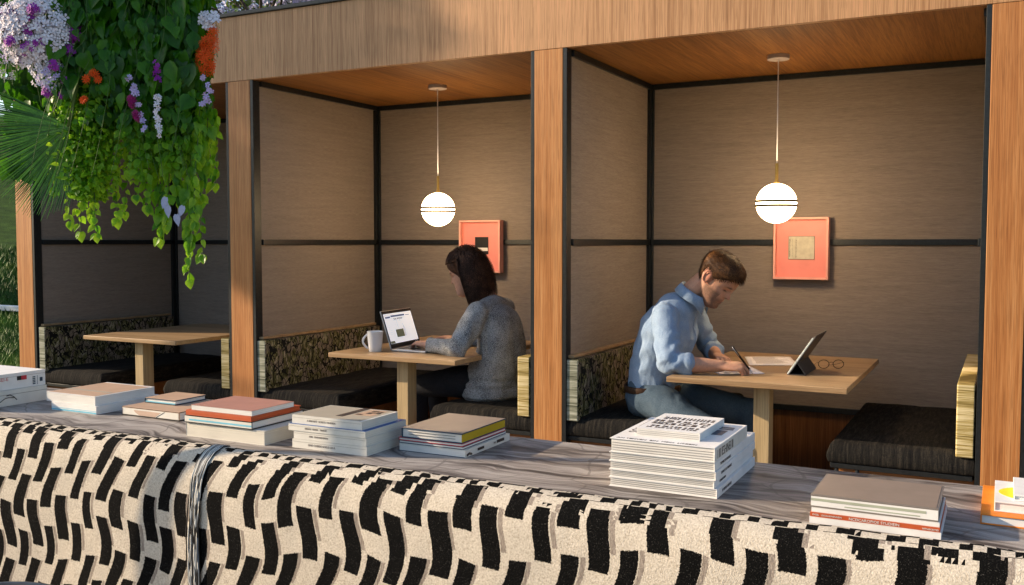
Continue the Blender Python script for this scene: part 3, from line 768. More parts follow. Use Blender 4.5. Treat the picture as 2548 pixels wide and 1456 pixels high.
def laptop():
    t=thing('laptop','open silver laptop with a lit page on its screen, in front of the woman','laptop',(-2.826,.11,TZ+.0005),0)
    # local: x towards the user, y along the hinge
    W,D=.335,.212; ang=math.atan2(-.045,.33)
    t.rotation_euler=(0,0,-ang*0+R(7)*-0)
    yx,yy=-.10,.995   # hinge direction
    def P(u,v,z): return (u+yx*v,yy*v-.035*u*0,z)
    def slab(u0,u1,v0,v1,z0,z1):
        vs=[P(u0,v0,z0),P(u1,v0,z0),P(u1,v1,z0),P(u0,v1,z0),P(u0,v0,z1),P(u1,v0,z1),P(u1,v1,z1),P(u0,v1,z1)]
        return vs,[(0,3,2,1),(4,5,6,7),(0,1,5,4),(1,2,6,5),(2,3,7,6),(3,0,4,7)]
    MB().add(*slab(0,D,0,W,0,.011)).obj('base','chrome',t,bevel=.003,seg=3)
    MB().add(*slab(.03,.125,.03,W-.03,.0112,.0118)).obj('keyboard','black',t)
    MB().add(*slab(.135,.195,.11,W-.11,.0112,.0116)).obj('trackpad','greytaupe',t)
    # lid leans back: from hinge (u=0,z=.011) to (u=-.055,z=.2)
    lean=(-.066,.190)
    L=math.hypot(*lean); ex=Vector((lean[0],0,lean[1]))/L; ey=Vector((yx,yy,0)).normalized(); nn=ex.cross(ey)*-1
    if nn.x<0: nn=-nn
    o=Vector((.002,0,.010))
    def Q(u,v,w_): return tuple(o+ey*v+ex*u+nn*w_)
    def lid(u0,u1,v0,v1,w0,w1):
        vs=[Q(u0,v0,w0),Q(u1,v0,w0),Q(u1,v1,w0),Q(u0,v1,w0),Q(u0,v0,w1),Q(u1,v0,w1),Q(u1,v1,w1),Q(u0,v1,w1)]
        return vs,[(0,3,2,1),(4,5,6,7),(0,1,5,4),(1,2,6,5),(2,3,7,6),(3,0,4,7)]
    LH=.207
    MB().add(*lid(0,LH,0,W,-.006,0)).obj('lid','chrome',t,bevel=.002)
    MB().add(*lid(.003,LH-.003,.003,W-.003,.0003,.0010)).obj('bezel','black',t)
    s=MB().add(*lid(.026,LH-.018,.014,W-.014,.0013,.0018)).obj('screen','screen',t)
    def dec(n,mt,rects):
        m=MB()
        for (v0,v1,u0,u1) in rects: m.add(*lid(.026+u0,.026+u1,.014+v0,.014+v1,.0021,.0024))
        m.obj(n,mt,s)
    # v runs left to right across the screen as seen by the woman's side
    dec('menu_bar','dkblue2',[(.012,.065,.138,.147),(.072,.225,.142,.151)])
    dec('photo_panel','olive2',[(.085,.170,.030,.072)])
    dec('sketch_lines','inkline',[(.178,.182,.030,.10),(.190,.192,.03,.085),(.205,.206,.03,.08),(.10,.101,.078,.115),(.118,.120,.078,.12),(.13,.131,.08,.11),(.08,.13,.122,.123),(.14,.17,.118,.119),(.16,.161,.08,.13),(.02,.06,.05,.051),(.02,.055,.06,.061),(.02,.06,.07,.071),(.02,.05,.09,.091),(.02,.06,.1,.101),(.24,.28,.06,.061),(.24,.28,.075,.076),(.24,.27,.09,.091),(.235,.28,.142,.146)])
    dec('small_photo','olive2',[(.0,.045,.001,.014)])
    a0=Vector(Q(.026+.126,.014+.095,.0026)); tt=text('BLEK EIREITIZEN',.0135,'ink',s,'screen_heading',a0,ey,ex,.0002,sx=1.0)
MT['dkblue2']=emis('screen menu bar',(.06,.09,.19),.3); MT['olive2']=emis('screen photo',(.10,.11,.07),.3); MT['inkline']=emis('screen lines',(.25,.26,.28),.3)
laptop()
def tablet():
    t=thing('tablet','tablet propped on its dark folding cover at the far side of the man\'s table','tablet',(-.815,.165,TZ+.0006))
    W=.255
    def prism(pts,y0,y1,mt,name,bev=.0008):
        n=len(pts); vs=[(x,y0,z) for x,z in pts]+[(x,y1,z) for x,z in pts]
        fs=[tuple(range(n)),tuple(reversed(range(n,2*n)))]+[(k,k+n,(k+1)%n+n,(k+1)%n) for k in range(n)]
        return MB().add(vs,fs).obj(name,mt,t,bevel=bev)
    ux,uz=.118,.180; L=math.hypot(ux,uz); ux/=L; uz/=L
    def bar(x,z,l,th,dx=ux,dz=uz): return [(x,z),(x+dx*l,z+dz*l),(x+dx*l+dz*th,z+dz*l-dx*th),(x+dz*th,z-dx*th)]
    prism(bar(.0,.004,.190,.0065),0,W,'silverlight','body',.001)
    prism(bar(-.0012,.0049,.187,.0009),.004,W-.004,'black','screen',0)
    prism(bar(.0065,.0015,.205,.003,ux,uz),-.001,W+.001,'case','back_cover')
    prism([(.0,.0),(.078,.0),(.078,.0025),(.0,.0025)],0,W,'case','cover_base')
    dx,dz=-.042,.062; l=math.hypot(dx,dz); dx/=l; dz/=l
    prism([(.076,.0026),(.0795,.0026),(.0795+dx*l,dz*l),(.076+dx*l,dz*l)],0,W,'case','cover_stand')
MT['silverlight']=plain('pale aluminium edge',(.50,.56,.55),.35,.5,.4,.04); MT['case']=plain('charcoal case leather',(.030,.032,.036),.55,.4,0,.15,90,.3)
tablet()
def glasses():
    t=thing('eyeglasses','thin dark wire eyeglasses lying on the wooden table beside the tablet','glasses',(-.675,.44,TZ+.001),R(28))
    m=MB()
    for s_ in (-1,1):
        P=[(s_*.033+.024*math.cos(2*math.pi*k/20),.002+.0*k,.021+.019*math.sin(2*math.pi*k/20)) for k in range(21)]
        m.tube(P,.0016,6)
    m.tube([(-.009,.002,.026),(0,.0,.031),(.009,.002,.026)],.0011,6); m.obj('frame','black',t,smooth=True)
    for s_ in (-1,1):
        MB().tube([(s_*.057,.002,.028),(s_*.060,.01,.028),(s_*.050,.075,.012),(s_*.040,.115,.0025),(s_*.028,.128,.0015)],.0010,6).obj('temple','black',t,smooth=True)
glasses()
def papers(pts,label,n,marks):
    cx=sum(p[0] for p in pts)/4; cy=sum(p[1] for p in pts)/4
    t=thing('paper_sheets',label,'papers',(cx,cy,TZ+.0006),0)
    for k in range(n):
        a=.02*(k-.5); P=[((x-cx)*math.cos(a)-(y-cy)*math.sin(a),(x-cx)*math.sin(a)+(y-cy)*math.cos(a)) for x,y in pts]
        vs=[];fs=[];N=10
        for i in range(N+1):
            for j in range(N+1):
                u,v=i/N,j/N; x=(P[0][0]*(1-u)+P[1][0]*u)*(1-v)+(P[3][0]*(1-u)+P[2][0]*u)*v; y=(P[0][1]*(1-u)+P[1][1]*u)*(1-v)+(P[3][1]*(1-u)+P[2][1]*u)*v
                e=max(abs(u-.5),abs(v-.5))*2; vs.append((x,y,.0008*k+.0015*max(0,e-.7)*(1+noise.noise(Vector((x*20,y*20,k))))))
        for i in range(N):
            for j in range(N): q=i*(N+1)+j; fs.append((q,q+N+1,q+N+2,q+1))
        o=MB().add(vs,fs).obj('sheet','paper',t,smooth=True)
        sm=o.modifiers.new('thickness','SOLIDIFY'); sm.thickness=.0005; sm.offset=1
    if marks:
        m=MB(); r=random.Random(marks); P=[(x-cx,y-cy) for x,y in pts]
        for k in range(16):
            u0=.12+.05*r.random(); v=.1+k*.05; u1=.55+.35*r.random()
            Q=[]
            for s_ in range(12):
                u=u0+(u1-u0)*s_/11; x=(P[0][0]*(1-u)+P[1][0]*u)*(1-v)+(P[3][0]*(1-u)+P[2][0]*u)*v; y=(P[0][1]*(1-u)+P[1][1]*u)*(1-v)+(P[3][1]*(1-u)+P[2][1]*u)*v
                Q.append((x,y+.002*r.random(),.0008*n+.0011))
            m.tube(Q,.0004,4)
        m.obj('pencil_writing','greytaupe',t)
MT['paper']=plain('white paper',(.78,.75,.77),.8,.1,0,.03)
papers([(-1.075,.03),(-.905,.145),(-1.02,.36),(-1.19,.245)],'loose white sheets under the writing hand of the man',2,3)
papers([(-1.13,.72),(-.93,.82),(-.83,.50),(-1.03,.40)],'white written sheets lying between the man\'s hand and the tablet',2,4)
# black chair whose back just enters the picture at the lower left
def chair():
    t=thing('chair','black rounded chair back just visible in the lower left corner','chair',(-1.47,-3.07,0),R(-25))
    m=MB(); P=[]
    for k in range(17):
        a=R(180*k/16); P.append((.20*math.cos(a),.17*math.sin(a),.640+.010*math.sin(a)))
    m.tube(P,.014,12); m.obj('top_rail','chairblack',t,smooth=True)
    vs=[];fs=[]
    for k in range(17):
        a=R(180*k/16)
        for z,s_ in ((.46,.95),(.54,.98),(.625,1)): vs.append((.20*s_*math.cos(a),.17*s_*math.sin(a),z))
    for k in range(16):
        for j in range(2): q=k*3+j; fs.append((q,q+3,q+4,q+1))
    o=MB().add(vs,fs).obj('backrest','chairblack',t,smooth=True); sm=o.modifiers.new('thickness','SOLIDIFY'); sm.thickness=.012
    MB().box(-.2,.2,-.22,.17,.41,.46).obj('seat','chairblack',t,bevel=.02,seg=4)
    for x in (-.17,.17):
        for y in (-.19,.14): MB().tube([(x,y,.41),(x*1.1,y*1.1,0)],[.014,.010],10).obj('leg','metal',t,smooth=True)
MT['chairblack']=plain('black leather',(.010,.010,.011),.35,.5,0,.1,90,.2)
chair()
# ================================================================== PEOPLE
def remesh(mb,voxel,name,mats,parent,smooth=2,fix=None,fold=None):
    me=bpy.data.meshes.new('t'); me.from_pydata(mb.v,[],mb.f); o=bpy.data.objects.new('t',me); COL.objects.link(o)
    r=o.modifiers.new('r','REMESH'); r.mode='VOXEL'; r.voxel_size=voxel; r.use_smooth_shade=True
    if smooth: s=o.modifiers.new('s','SMOOTH'); s.factor=.5; s.iterations=smooth
    dg=bpy.context.evaluated_depsgraph_get(); dg.update()
    m2=bpy.data.meshes.new_from_object(o.evaluated_get(dg)); bpy.data.objects.remove(o); bpy.data.meshes.remove(me)
    m2.name=name
    if fold:
        nn=[v.normal.copy() for v in m2.vertices]
        for v,n in zip(m2.vertices,nn): v.co+=n*fold(v.co)
    for m in (mats if isinstance(mats,list) else [mats]): m2.materials.append(MT[m])
    m2.polygons.foreach_set('use_smooth',[True]*len(m2.polygons))
    ob=bpy.data.objects.new(name,m2); COL.objects.link(ob); ob.parent=parent
    return ob
def head_frame(O,f,u):
    f=Vector(f).normalized(); u=Vector(u); u=(u-f*u.dot(f)).normalized(); s=u.cross(f)   # s = the person's left
    Mx=Matrix((f,s,u)).transposed().to_4x4(); Mx.translation=Vector(O); return Mx
PROFH=[ # t, front, back, half width
 (0,.060,.020,.024),(.05,.080,.004,.036),(.10,.088,-.006,.043),(.16,.088,-.020,.050),(.22,.086,-.038,.055),(.28,.086,-.055,.059),(.34,.086,-.068,.062),(.42,.084,-.080,.066),(.50,.082,-.090,.069),
 (.56,.088,-.095,.072),(.62,.091,-.099,.074),(.70,.090,-.101,.0755),(.78,.085,-.098,.074),(.86,.072,-.088,.068),(.92,.055,-.070,.056),(.97,.030,-.045,.037),(1.0,.004,-.018,.015)]
def head_surf(t,a,K):
    """point on the head in local coordinates; t 0..1 chin to crown, a angle from the front"""
    for i in range(len(PROFH)-1):
        if t<=PROFH[i+1][0]: break
    p,q=PROFH[i],PROFH[i+1]; s=(t-p[0])/(q[0]-p[0]); s=max(0,min(1,s))
    xf,xb,w_=[p[k]*(1-s)+q[k]*s for k in (1,2,3)]
    w_*=K.get('w',1)
    cx=(xf+xb)/2; rx=(xf-xb)/2; c,sn=math.cos(a),math.sin(a)
    e=2/2.35
    x=cx+rx*math.copysign(abs(c)**e,c); y=w_*math.copysign(abs(sn)**e,sn); z=t*.235
    if c>0:
        g=lambda d,s_: math.exp(-(d/s_)**2)
        # nose
        if .33<t<.60:
            if t>.395: pr=.005+.022*((.60-t)/.205)**1.15*K.get('nose',1)
            else: pr=.027*K.get('nose',1)*max(0,(t-.345)/.05)
            sg=.0075+.007*max(0,1-abs(t-.405)/.09)
            x+=pr*g(y,sg)
        for ey in (-.031,.031):
            x-=.0125*g(y-ey,.015)*g((t-.525)*.235,.0105)
            x+=.0055*g(y-ey*.95,.010)*g((t-.515)*.235,.0075)     # lids
            x+=.0035*g(y-ey*1.25,.016)*g((t-.40)*.235,.015)      # cheeks
            x+=.0045*g(y-ey*.9,.017)*g((t-.592)*.235,.006)      # brow
        x+=.0062*g(y,.021)*(g((t-.285)*.235,.0048)+1.05*g((t-.225)*.235,.0050))
        x-=.0030*g(y,.024)*g((t-.255)*.235,.0022)
        x-=.004*g(y,.020)*g((t-.175)*.235,.006)
        x+=.0045*g(y,.016)*g((t-.10)*.235,.012)
    return Vector((x,y,z))
def head_mesh(mb,Mx,K):
    nt,na=72,84; vs=[];fs=[]
    for i in range(nt+1):
        t=i/nt
        for j in range(na): vs.append(Mx@head_surf(t,2*math.pi*j/na,K))
    for i in range(nt):
        for j in range(na): fs.append((i*na+j,i*na+(j+1)%na,(i+1)*na+(j+1)%na,(i+1)*na+j))
    fs.append(tuple(reversed(range(na)))); fs.append(tuple(nt*na+j for j in range(na)))
    mb.add(vs,fs)
    for s_ in (-1,1):   # ears: rim, bowl, lobe
        w_=.070*K.get('w',1)
        P=[];
        for k in range(12):
            q=R(-60+300*k/11); P.append(Mx@Vector((-.012-.015*math.sin(q)*1-.004,s_*(w_+.010+.006*math.sin(q)),.118+.027*math.cos(q+R(10))*-1+0)))
        mb.tube(P,[.0042]*12,8)
        mb.ball(Mx@Vector((-.012,s_*(w_+.004),.118)),(.017,.009,.027),12,mat=Mx.to_3x3())
        mb.ball(Mx@Vector((-.006,s_*(w_+.004),.092)),(.006,.0045,.008),10,mat=Mx.to_3x3())
def hand(mb,wrist,dirv,nrm,side,curl,spread=.16,thumb=None,scale=1.0):
    """palm plus five tapered bent fingers. dirv: wrist->knuckles, nrm: back of the hand, side: towards the thumb"""
    d=Vector(dirv).normalized(); n=Vector(nrm); n=(n-d*n.dot(d)).normalized(); s=Vector(side); s=(s-d*s.dot(d)-n*s.dot(n)).normalized()
    W=Vector(wrist); k=scale
    mb.limb([W-d*.03*k,W,W+d*.03*k,W+d*.062*k,W+d*.083*k],[.024*k,.026*k,.034*k,.039*k,.037*k],[.019*k,.018*k,.017*k,.0145*k,.011*k],ref=s,n=18,sub=4)
    L=[(.030,.040,.024,.019,.0085),(.010,.044,.028,.021,.0088),(-.011,.041,.026,.020,.0083),(-.030,.032,.020,.018,.0074)]
    for i,(off,l1,l2,l3,r_) in enumerate(L):
        p=W+d*(.080-.004*abs(i-1))*k+s*off*k
        c=curl[i] if isinstance(curl,(list,tuple)) else (curl,curl*1.1,curl*.7)
        ang=0; dirf=(d+s*(off*spread*6*.4)).normalized(); pts=[p-dirf*.02*k,p]; rad=[r_*k,r_*k*1.05]
        q=p
        for l,b in ((l1,c[0]),(l2,c[1]),(l3,c[2])):
            ang+=b; dd=dirf*math.cos(ang)-n*math.sin(ang); q=q+dd*l*k; pts.append(q); rad.append(rad[-1]*.90)
        mb.limb(pts,rad,n=10,sub=3)
    tb=W+d*.022*k+s*.026*k-n*.004
    if thumb is None: thumb=[tb,tb+(d*.6+s*.75-n*.25).normalized()*.036*k,tb+(d*.6+s*.75-n*.25).normalized()*.036*k+(d*.85+s*.35-n*.35).normalized()*.030*k,None]
    pts=[W+d*.012*k+s*.012*k,tb]+[Vector(x) for x in thumb[1:] if x is not None]
    mb.limb(pts,[.014*k,.014*k,.0115*k,.0098*k,.0085*k][:len(pts)],n=10,sub=3)
def ribbon(vs,fs,P,w0,side):
    o=len(vs); k=len(P)
    for i,p in enumerate(P):
        t=(P[min(i+1,k-1)]-P[max(i-1,0)]).normalized(); b=t.cross(side); 
        if b.length<1e-4: b=t.orthogonal()
        b.normalize(); ww=w0*(1-.75*(i/(k-1))**2)*.5
        vs.append(p-b*ww); vs.append(p+b*ww)
    for i in range(k-1): fs.append((o+2*i,o+2*i+1,o+2*i+3,o+2*i+2))
def skin(name,base):
    m=M(name,.55,.35); 
    at=m.nt.nodes.new('ShaderNodeVertexColor'); at.layer_name='tint'
    n=m.noise(m.coord(),90,4); v=m.ramp(n,[(.3,(.88,.86,.86)),(.7,(1.08,1.05,1.04))])
    m.color(m.mix(1.0,at.outputs[0],v,'MULTIPLY')); m.b.inputs['Subsurface Weight'].default_value=.12; m.b.inputs['Subsurface Radius'].default_value=(.01,.004,.002); m.b.inputs['Subsurface Scale'].default_value=.5
    m.bump(m.noise(m.coord(),350,2),.15,.0008); MT[name]=m.m
skin('skin',(0,0,0))
def tint(ob,Mx,base,stubble,man):
    """the skin's own colouring: lips, brows, lashes, beard stubble"""
    me=ob.data; ca=me.color_attributes.new('tint','FLOAT_COLOR','POINT'); inv=Mx.inverted(); r=random.Random(1)
    for i,v in enumerate(me.vertices):
        p=inv@v.co; c=list(base); t=p.z/.235
        if -.1<t<1.1 and abs(p.y)<.1 and -.12<p.x<.14:
            if p.x>.0:
                g=lambda a,b: math.exp(-(a/b)**2)
                lip=g(p.y,.022)*g(p.z-.060,.0085)*(1 if p.x>.075 else 0)
                c=[c[k]*(1-.55*lip)+(.36,.12,.09)[k]*.55*lip for k in range(3)]
                ml=g(p.y,.023)*g(p.z-.060,.0022)*(1 if p.x>.075 else 0); c=[x*(1-.55*ml) for x in c]  # crease shade between the lips, painted into the colour
                for ey in (-.031,.031):
                    la=g(p.y-ey,.012)*g(p.z-.117+abs(p.y-ey)*.15,.0036); c=[x*(1-.93*la) for x in c]
                    br=g(p.y-ey*1.02,.017)*g(p.z-.1415+abs(abs(p.y)-.026)*.12,.0046)*(1 if p.x>.05 else 0); c=[x*(1-.90*br) for x in c]
                nos=g(abs(p.y)-.009,.004)*g(p.z-.090,.0035)*(1 if p.x>.088 else 0); c=[x*(1-.6*nos) for x in c]  # nostril shade painted as dark spots, the mesh has no openings
                red=g(p.y,.012)*g(p.z-.098,.012)*(1 if p.x>.095 else 0); c=[c[0],c[1]*(1-.15*red),c[2]*(1-.15*red)]
            if man:
                # jaw, chin, upper lip
                lim=.43 if abs(p.y)>.045 else .34
                s_=max(0,min(1,(lim-t)/.07))*max(0,min(1,(p.x+.012)/.015))*(1 if t>-.02 else 0)
                lipz=math.exp(-(p.y/.02)**2)*math.exp(-((p.z-.060)/.009)**2); s_*=1-.8*lipz
                s_*=.62+.3*r.random(); c=[c[k]*(1-s_*.85)+(.06,.034,.023)[k]*s_*.85 for k in range(3)]
            if abs(p.y)>.066 and .08<p.z<.15 and p.x<.01: c=[c[0]*1.05,c[1]*.82,c[2]*.78]
        ca.data[i].color=(*c,1)
def fbm(p,s,o=0): return noise.noise(Vector((p.x*s+o,p.y*s,p.z*s)))
def hairmat(name,cols):
    m=M(name,.62,.18); n=m.noise(m.coord(),240,3); n2=m.noise(m.coord(),22,2); m.color(m.ramp(n*.6+n2*.4,[(.35,cols[0]),(.5,cols[1]),(.66,cols[2])])); m.b.inputs['Anisotropic'].default_value=.5; m.bump(n,.3,.001); MT[name]=m.m
hairmat('brown hair',[(.022,.010,.005),(.06,.026,.010),(.16,.070,.022)])
hairmat('dark hair',[(.014,.007,.005),(.048,.022,.013),(.15,.065,.035)])
def fabric(name,c0,c1,sc_,b=.5,rough=.9,extra=None):
    m=M(name,rough,.12); n=m.noise(m.coord(),sc_,3,.6); n2=m.noise(m.coord(),12,3); m.color(m.ramp(n*.75+n2*.25,[(.38,c0),(.60,c1)])); 
    w_=m.noise(m.coord(scale=(1,1,.55),rot=(.3,.5,0)),17,3,.5,1.6)
    b1=m.nt.nodes.new('ShaderNodeBump'); b1.inputs['Strength'].default_value=.38 if extra is None else extra; b1.inputs['Distance'].default_value=.012; m.nt.links.new(w_.o,b1.inputs['Height'])
    b2=m.nt.nodes.new('ShaderNodeBump'); b2.inputs['Strength'].default_value=b; b2.inputs['Distance'].default_value=.0018; m.nt.links.new(n.o,b2.inputs['Height']); m.nt.links.new(b1.outputs[0],b2.inputs['Normal']); m.nt.links.new(b2.outputs[0],m.b.inputs['Normal'])
    MT[name]=m.m
fabric('blue chambray shirt',(.165,.25,.385),(.31,.405,.53),520,.35)
fabric('denim',(.030,.055,.085),(.095,.135,.175),600,.5,.95,.25)
fabric('grey melange knit',(.04,.045,.056),(.42,.44,.46),300,1.0,.95,.15)
fabric('dark trousers',(.010,.011,.014),(.022,.023,.028),300,.3)
fabric('brown leather',(.03,.016,.010),(.05,.028,.017),120,.3,.5,.05)
fabric('shoe leather',(.02,.012,.008),(.035,.02,.013),80,.3,.45)
fabric('shoe sole',(.3,.29,.27),(.4,.39,.37),80,.2)

def build_man():
    t=thing('person','man in light blue shirt and jeans writing at the right table','person',(-1.46,.28,0))
    T=Vector((-1.46,.28,0)); L=lambda x,y,z: Vector((x,y,z))-T
    O=L(-1.236,.275,1.012); Mx=head_frame(O,(.72,-.13,-.66),(.68,0,.73))
    K=dict(w=1.04,nose=1.05)
    mb=MB(); head_mesh(mb,Mx,K)
    LEG=((.18,-1.10,.03,.445),(.38,-1.03,.40,.485))
    # neck
    mb.limb([L(-1.31,.28,.985),L(-1.265,.28,1.035),Mx@Vector((-.030,0,.075)),Mx@Vector((-.02,0,.11))],[.063,.058,.056,.05],[.066,.060,.056,.05],ref=(1,0,0))
    # trunk and limbs under the clothes
    mb.limb([L(-1.46,.28,.55),L(-1.45,.28,.70),L(-1.385,.28,.86),L(-1.325,.28,.965)],[.10,.095,.11,.06],[.15,.13,.155,.10],ref=(1,0,0),n=24)
    for s_,sh,el,wr in ((-1,(-1.335,.115,.935),(-1.272,-.03,.742),(-1.062,.03,.738)),(1,(-1.31,.455,.94),(-1.265,.575,.745),(-1.185,.415,.735))):
        sh,el,wr=L(*sh),L(*el),L(*wr)
        mb.limb([sh,(sh+el)/2,el],[.045,.042,.036],ref=(1,0,0))
        mb.limb([el,el*.55+wr*.45,wr],[.038,.036,.025],[.036,.033,.0215],ref=(0,0,1))
    for y,kx,ky,kz in LEG:
        mb.limb([L(-1.44,y,.54),L((-1.44+kx)/2,(y+ky)/2,(.54+kz)/2),L(kx,ky,kz)],[.072,.062,.048],ref=(0,0,1)); mb.limb([L(kx,ky,kz),L(kx+.0,ky+.02,.27),L(kx-.02,ky+.03,.08)],[.05,.045,.032],ref=(0,1,0))
    # writing hand: knuckles up, fingers curled round the pen
    wr=L(-1.062,.03,.738); d=(.92,.30,.0); n=(.05,-.35,.93); s=(-.30,.90,.25)
    hand(mb,wr,d,n,s,[(.55,.75,.45),(.75,.95,.55),(.95,1.15,.6),(1.05,1.2,.6)],thumb=[None,L(-1.012,.088,.744),L(-.982,.098,.733),L(-.960,.092,.722)],scale=.97)
    # resting hand, loosely closed, beside the forearm
    wr2=L(-1.185,.415,.735); hand(mb,wr2,(.55,-.83,-.02),(.1,.15,.98),(.83,.55,.0),[(.35,.7,.4),(.45,.8,.4),(.5,.8,.45),(.55,.8,.45)],scale=.95)
    body=remesh(mb,.0030,'body','skin',t,2)
    tint(body,Mx,(.50,.27,.175),1,True)
    # hair: cap on the scalp and short strands combed forward
    def hl(a):  # hairline height by angle from the front
        a=abs(a); 
        if a<.6: return .775+.015*math.cos(a*4)
        if a<1.25: return .765-(a-.6)/.65*.17
        if a<1.55: return .595-(a-1.25)/.3*.10
        if a<1.95: return .475+(a-1.55)/.4*.16
        return max(.24,.635-(a-1.95)*1.25)
    def cap(thick,fn):
        vs=[];fs=[];na,nt=72,22
        for j in range(na):
            a=2*math.pi*j/na; a=(a+math.pi)%(2*math.pi)-math.pi; h0=hl(a)
            for i in range(nt+1):
                tt=h0+(1-h0)*i/nt; p=head_surf(tt,a,K); c0=Vector((0,0,.15)); dn=(p-c0).normalized()
                e=min(1,i/4); q=p+dn*(fn(a,tt)*e-.002*(1-e)); vs.append(Mx@q)
        for j in range(na):
            for i in range(nt): k=(j+1)%na; fs.append((j*(nt+1)+i,k*(nt+1)+i,k*(nt+1)+i+1,j*(nt+1)+i+1))
        fs.append(tuple(j*(nt+1)+nt for j in range(na)))
        return vs,fs
    def thick(a,tt): 
        f=max(0,math.cos(a)); return (.0045+.017*max(0,min(1,(tt-.55)/.3))*(.55+.45*f))*(1+.25*noise.noise(Vector((a*5,tt*22,0))))
    vs,fs=cap(0,thick); h=MB().add(vs,fs).obj('hair','brown hair',t,smooth=True)
    r=random.Random(4); vs=[];fs=[]
    for k in range(5200):
        a=r.uniform(-math.pi,math.pi); h0=hl(a); tt=h0+(1-h0)*r.random()**.8
        p=head_surf(tt,a,K); dn=(p-Vector((0,0,.15))).normalized(); th=thick(a,tt)
        fl=Vector((1,.25*math.sin(a*3+k),-.02)) if tt>.72 else Vector((.25,0,-1))
        fl=(fl-dn*fl.dot(dn)).normalized(); ln=(.011+.017*max(0,min(1,(tt-.6)/.25)))*(.6+.7*r.random())
        jit=Vector((r.gauss(0,.22),r.gauss(0,.22),r.gauss(0,.22)))
        q0=p+dn*(th*.55); fl=(fl+jit).normalized(); q1=q0+fl*ln*.5+dn*(.0035+.004*r.random()); q2=q0+fl*ln+dn*.002*r.random()
        ribbon(vs,fs,[Mx@q0,Mx@q1,Mx@q2],.0016,Mx.to_3x3()@dn)
    MB().add(vs,fs).obj('strands','brown hair',h,smooth=True)
    # shirt
    mb=MB()
    mb.limb([L(-1.450,.28,.590),L(-1.440,.28,.66),L(-1.412,.28,.76),L(-1.375,.28,.87),L(-1.335,.28,.945)],[.116,.122,.124,.132,.090],[.166,.162,.172,.182,.150],ref=(1,0,0),n=32,sub=6)
    mb.limb([L(-1.335,.28,.955),L(-1.285,.28,1.005)],[.080,.064],[.085,.066],ref=(1,0,0),n=24)
    mb.limb([L(-1.36,.16,.925),L(-1.35,.28,.965),L(-1.34,.42,.935)],[.066,.078,.064],[.07,.075,.066],ref=(1,0,0),n=22)
    for sh,el,cu in (((-1.345,.125,.928),(-1.278,-.030,.750),(-1.205,-.008,.742)),((-1.325,.445,.932),(-1.262,.572,.752),(-1.225,.505,.742))):
        sh,el,cu=L(*sh),L(*el),L(*cu)
        mb.limb([sh,(sh*.55+el*.45),el+Vector((-.004,0,.002))],[.064,.058,.050],ref=(1,0,0),n=24,sub=7)
        mb.limb([el,el*.4+cu*.6,cu],[.050,.047,.044],ref=(0,0,1),n=24)
        d=(cu-el).normalized(); mb.tube([cu-d*.012,cu+d*.0,cu+d*.016,cu+d*.022],[.046,.050,.049,.043],26)
    el0=L(-1.278,-.03,.75)
    def fold(p):
        d=(p-el0).length; arm=math.exp(-(d/.13)**2)
        w_=noise.noise(Vector((p.x*9+1,p.y*9,p.z*5)))
        f=math.sin((p.z*1.0+p.x*.9)*95+w_*5)*.0022*arm
        big=abs(noise.noise(Vector((p.x*13+p.z*9,p.y*9,p.z*6-p.x*8))))
        lo=math.exp(-((p.z-.60)/.06)**2)
        f+= .0032*math.sin((p.x*.55-p.z*1.0+p.y*.3)*70+w_*7)*math.exp(-((p.z-.80)/.10)**2)
        return f*1.3+(.0115*(.30-big))+.006*lo*math.sin(p.y*60+p.x*45+w_*3)
    sh=remesh(mb,.0042,'shirt','blue chambray shirt',t,3,fold=fold)
    # collar: standing band folded over with two points
    vs=[];fs=[]; n=40; ctr=L(-1.262,.278,1.028); ax=Vector((.45,0,.89)).normalized(); ex=Vector((.89,0,-.45)); ey=Vector((0,1,0))
    for j in range(n+1):
        a=R(-158+316*j/n)+math.pi; q=abs(((a)%(2*math.pi))-math.pi)/math.pi
        a2=R(-160+320*j/n); # zero = back
        dirv=(-ex*math.cos(a2)*.068+ey*math.sin(a2)*.068)
        end=max(0,(abs(a2)-R(118))/R(42))
        dd=dirv.normalized()
        for (u_,o_) in ((-.004,.0),(.026,.002),(.029,.006),(.012,.013),(-.016-.030*end,.021+.004*end)):
            vs.append(ctr+dirv+dd*o_+ax*(u_-.022*(1-math.cos(a2))*.35))
    for j in range(n):
        for i in range(4): q=j*5+i; fs.append((q,q+5,q+6,q+1))
    o=MB().add(vs,fs).obj('collar','blue chambray shirt',sh,smooth=True); so_=o.modifiers.new('thickness','SOLIDIFY'); so_.thickness=.0022
    # sleeve seam, placket and yoke stitching as raised piping
    def onto(me_ob,P,off):
        from mathutils.bvhtree import BVHTree
        bm=bmesh.new(); bm.from_mesh(me_ob.data); tr=BVHTree.FromBMesh(bm); out=[]
        for p in P:
            loc,nr,_,_=tr.find_nearest(p); out.append(loc+nr*off)
        bm.free(); return out
    P=onto(sh,[L(-1.40,.085,.90)+Vector((.10*k/14,0,0))+Vector((0,.03*math.sin(k/14*3.1),.055*math.sin(k/14*3.14)-.0*k)) for k in range(15)],.0004)
    MB().tube(P,.0011,6).obj('sleeve_seam','blue chambray shirt',sh,smooth=True)
    P=onto(sh,[L(-1.215+.0*k,.262,.985-.36*k/20) for k in range(21)],.0006)
    MB().tube(P,.0016,6).obj('placket','blue chambray shirt',sh,smooth=True)
    # jeans
    mb=MB()
    mb.limb([L(-1.455,.28,.590),L(-1.455,.28,.545)],[.116,.126],[.165,.178],ref=(1,0,0),n=30)
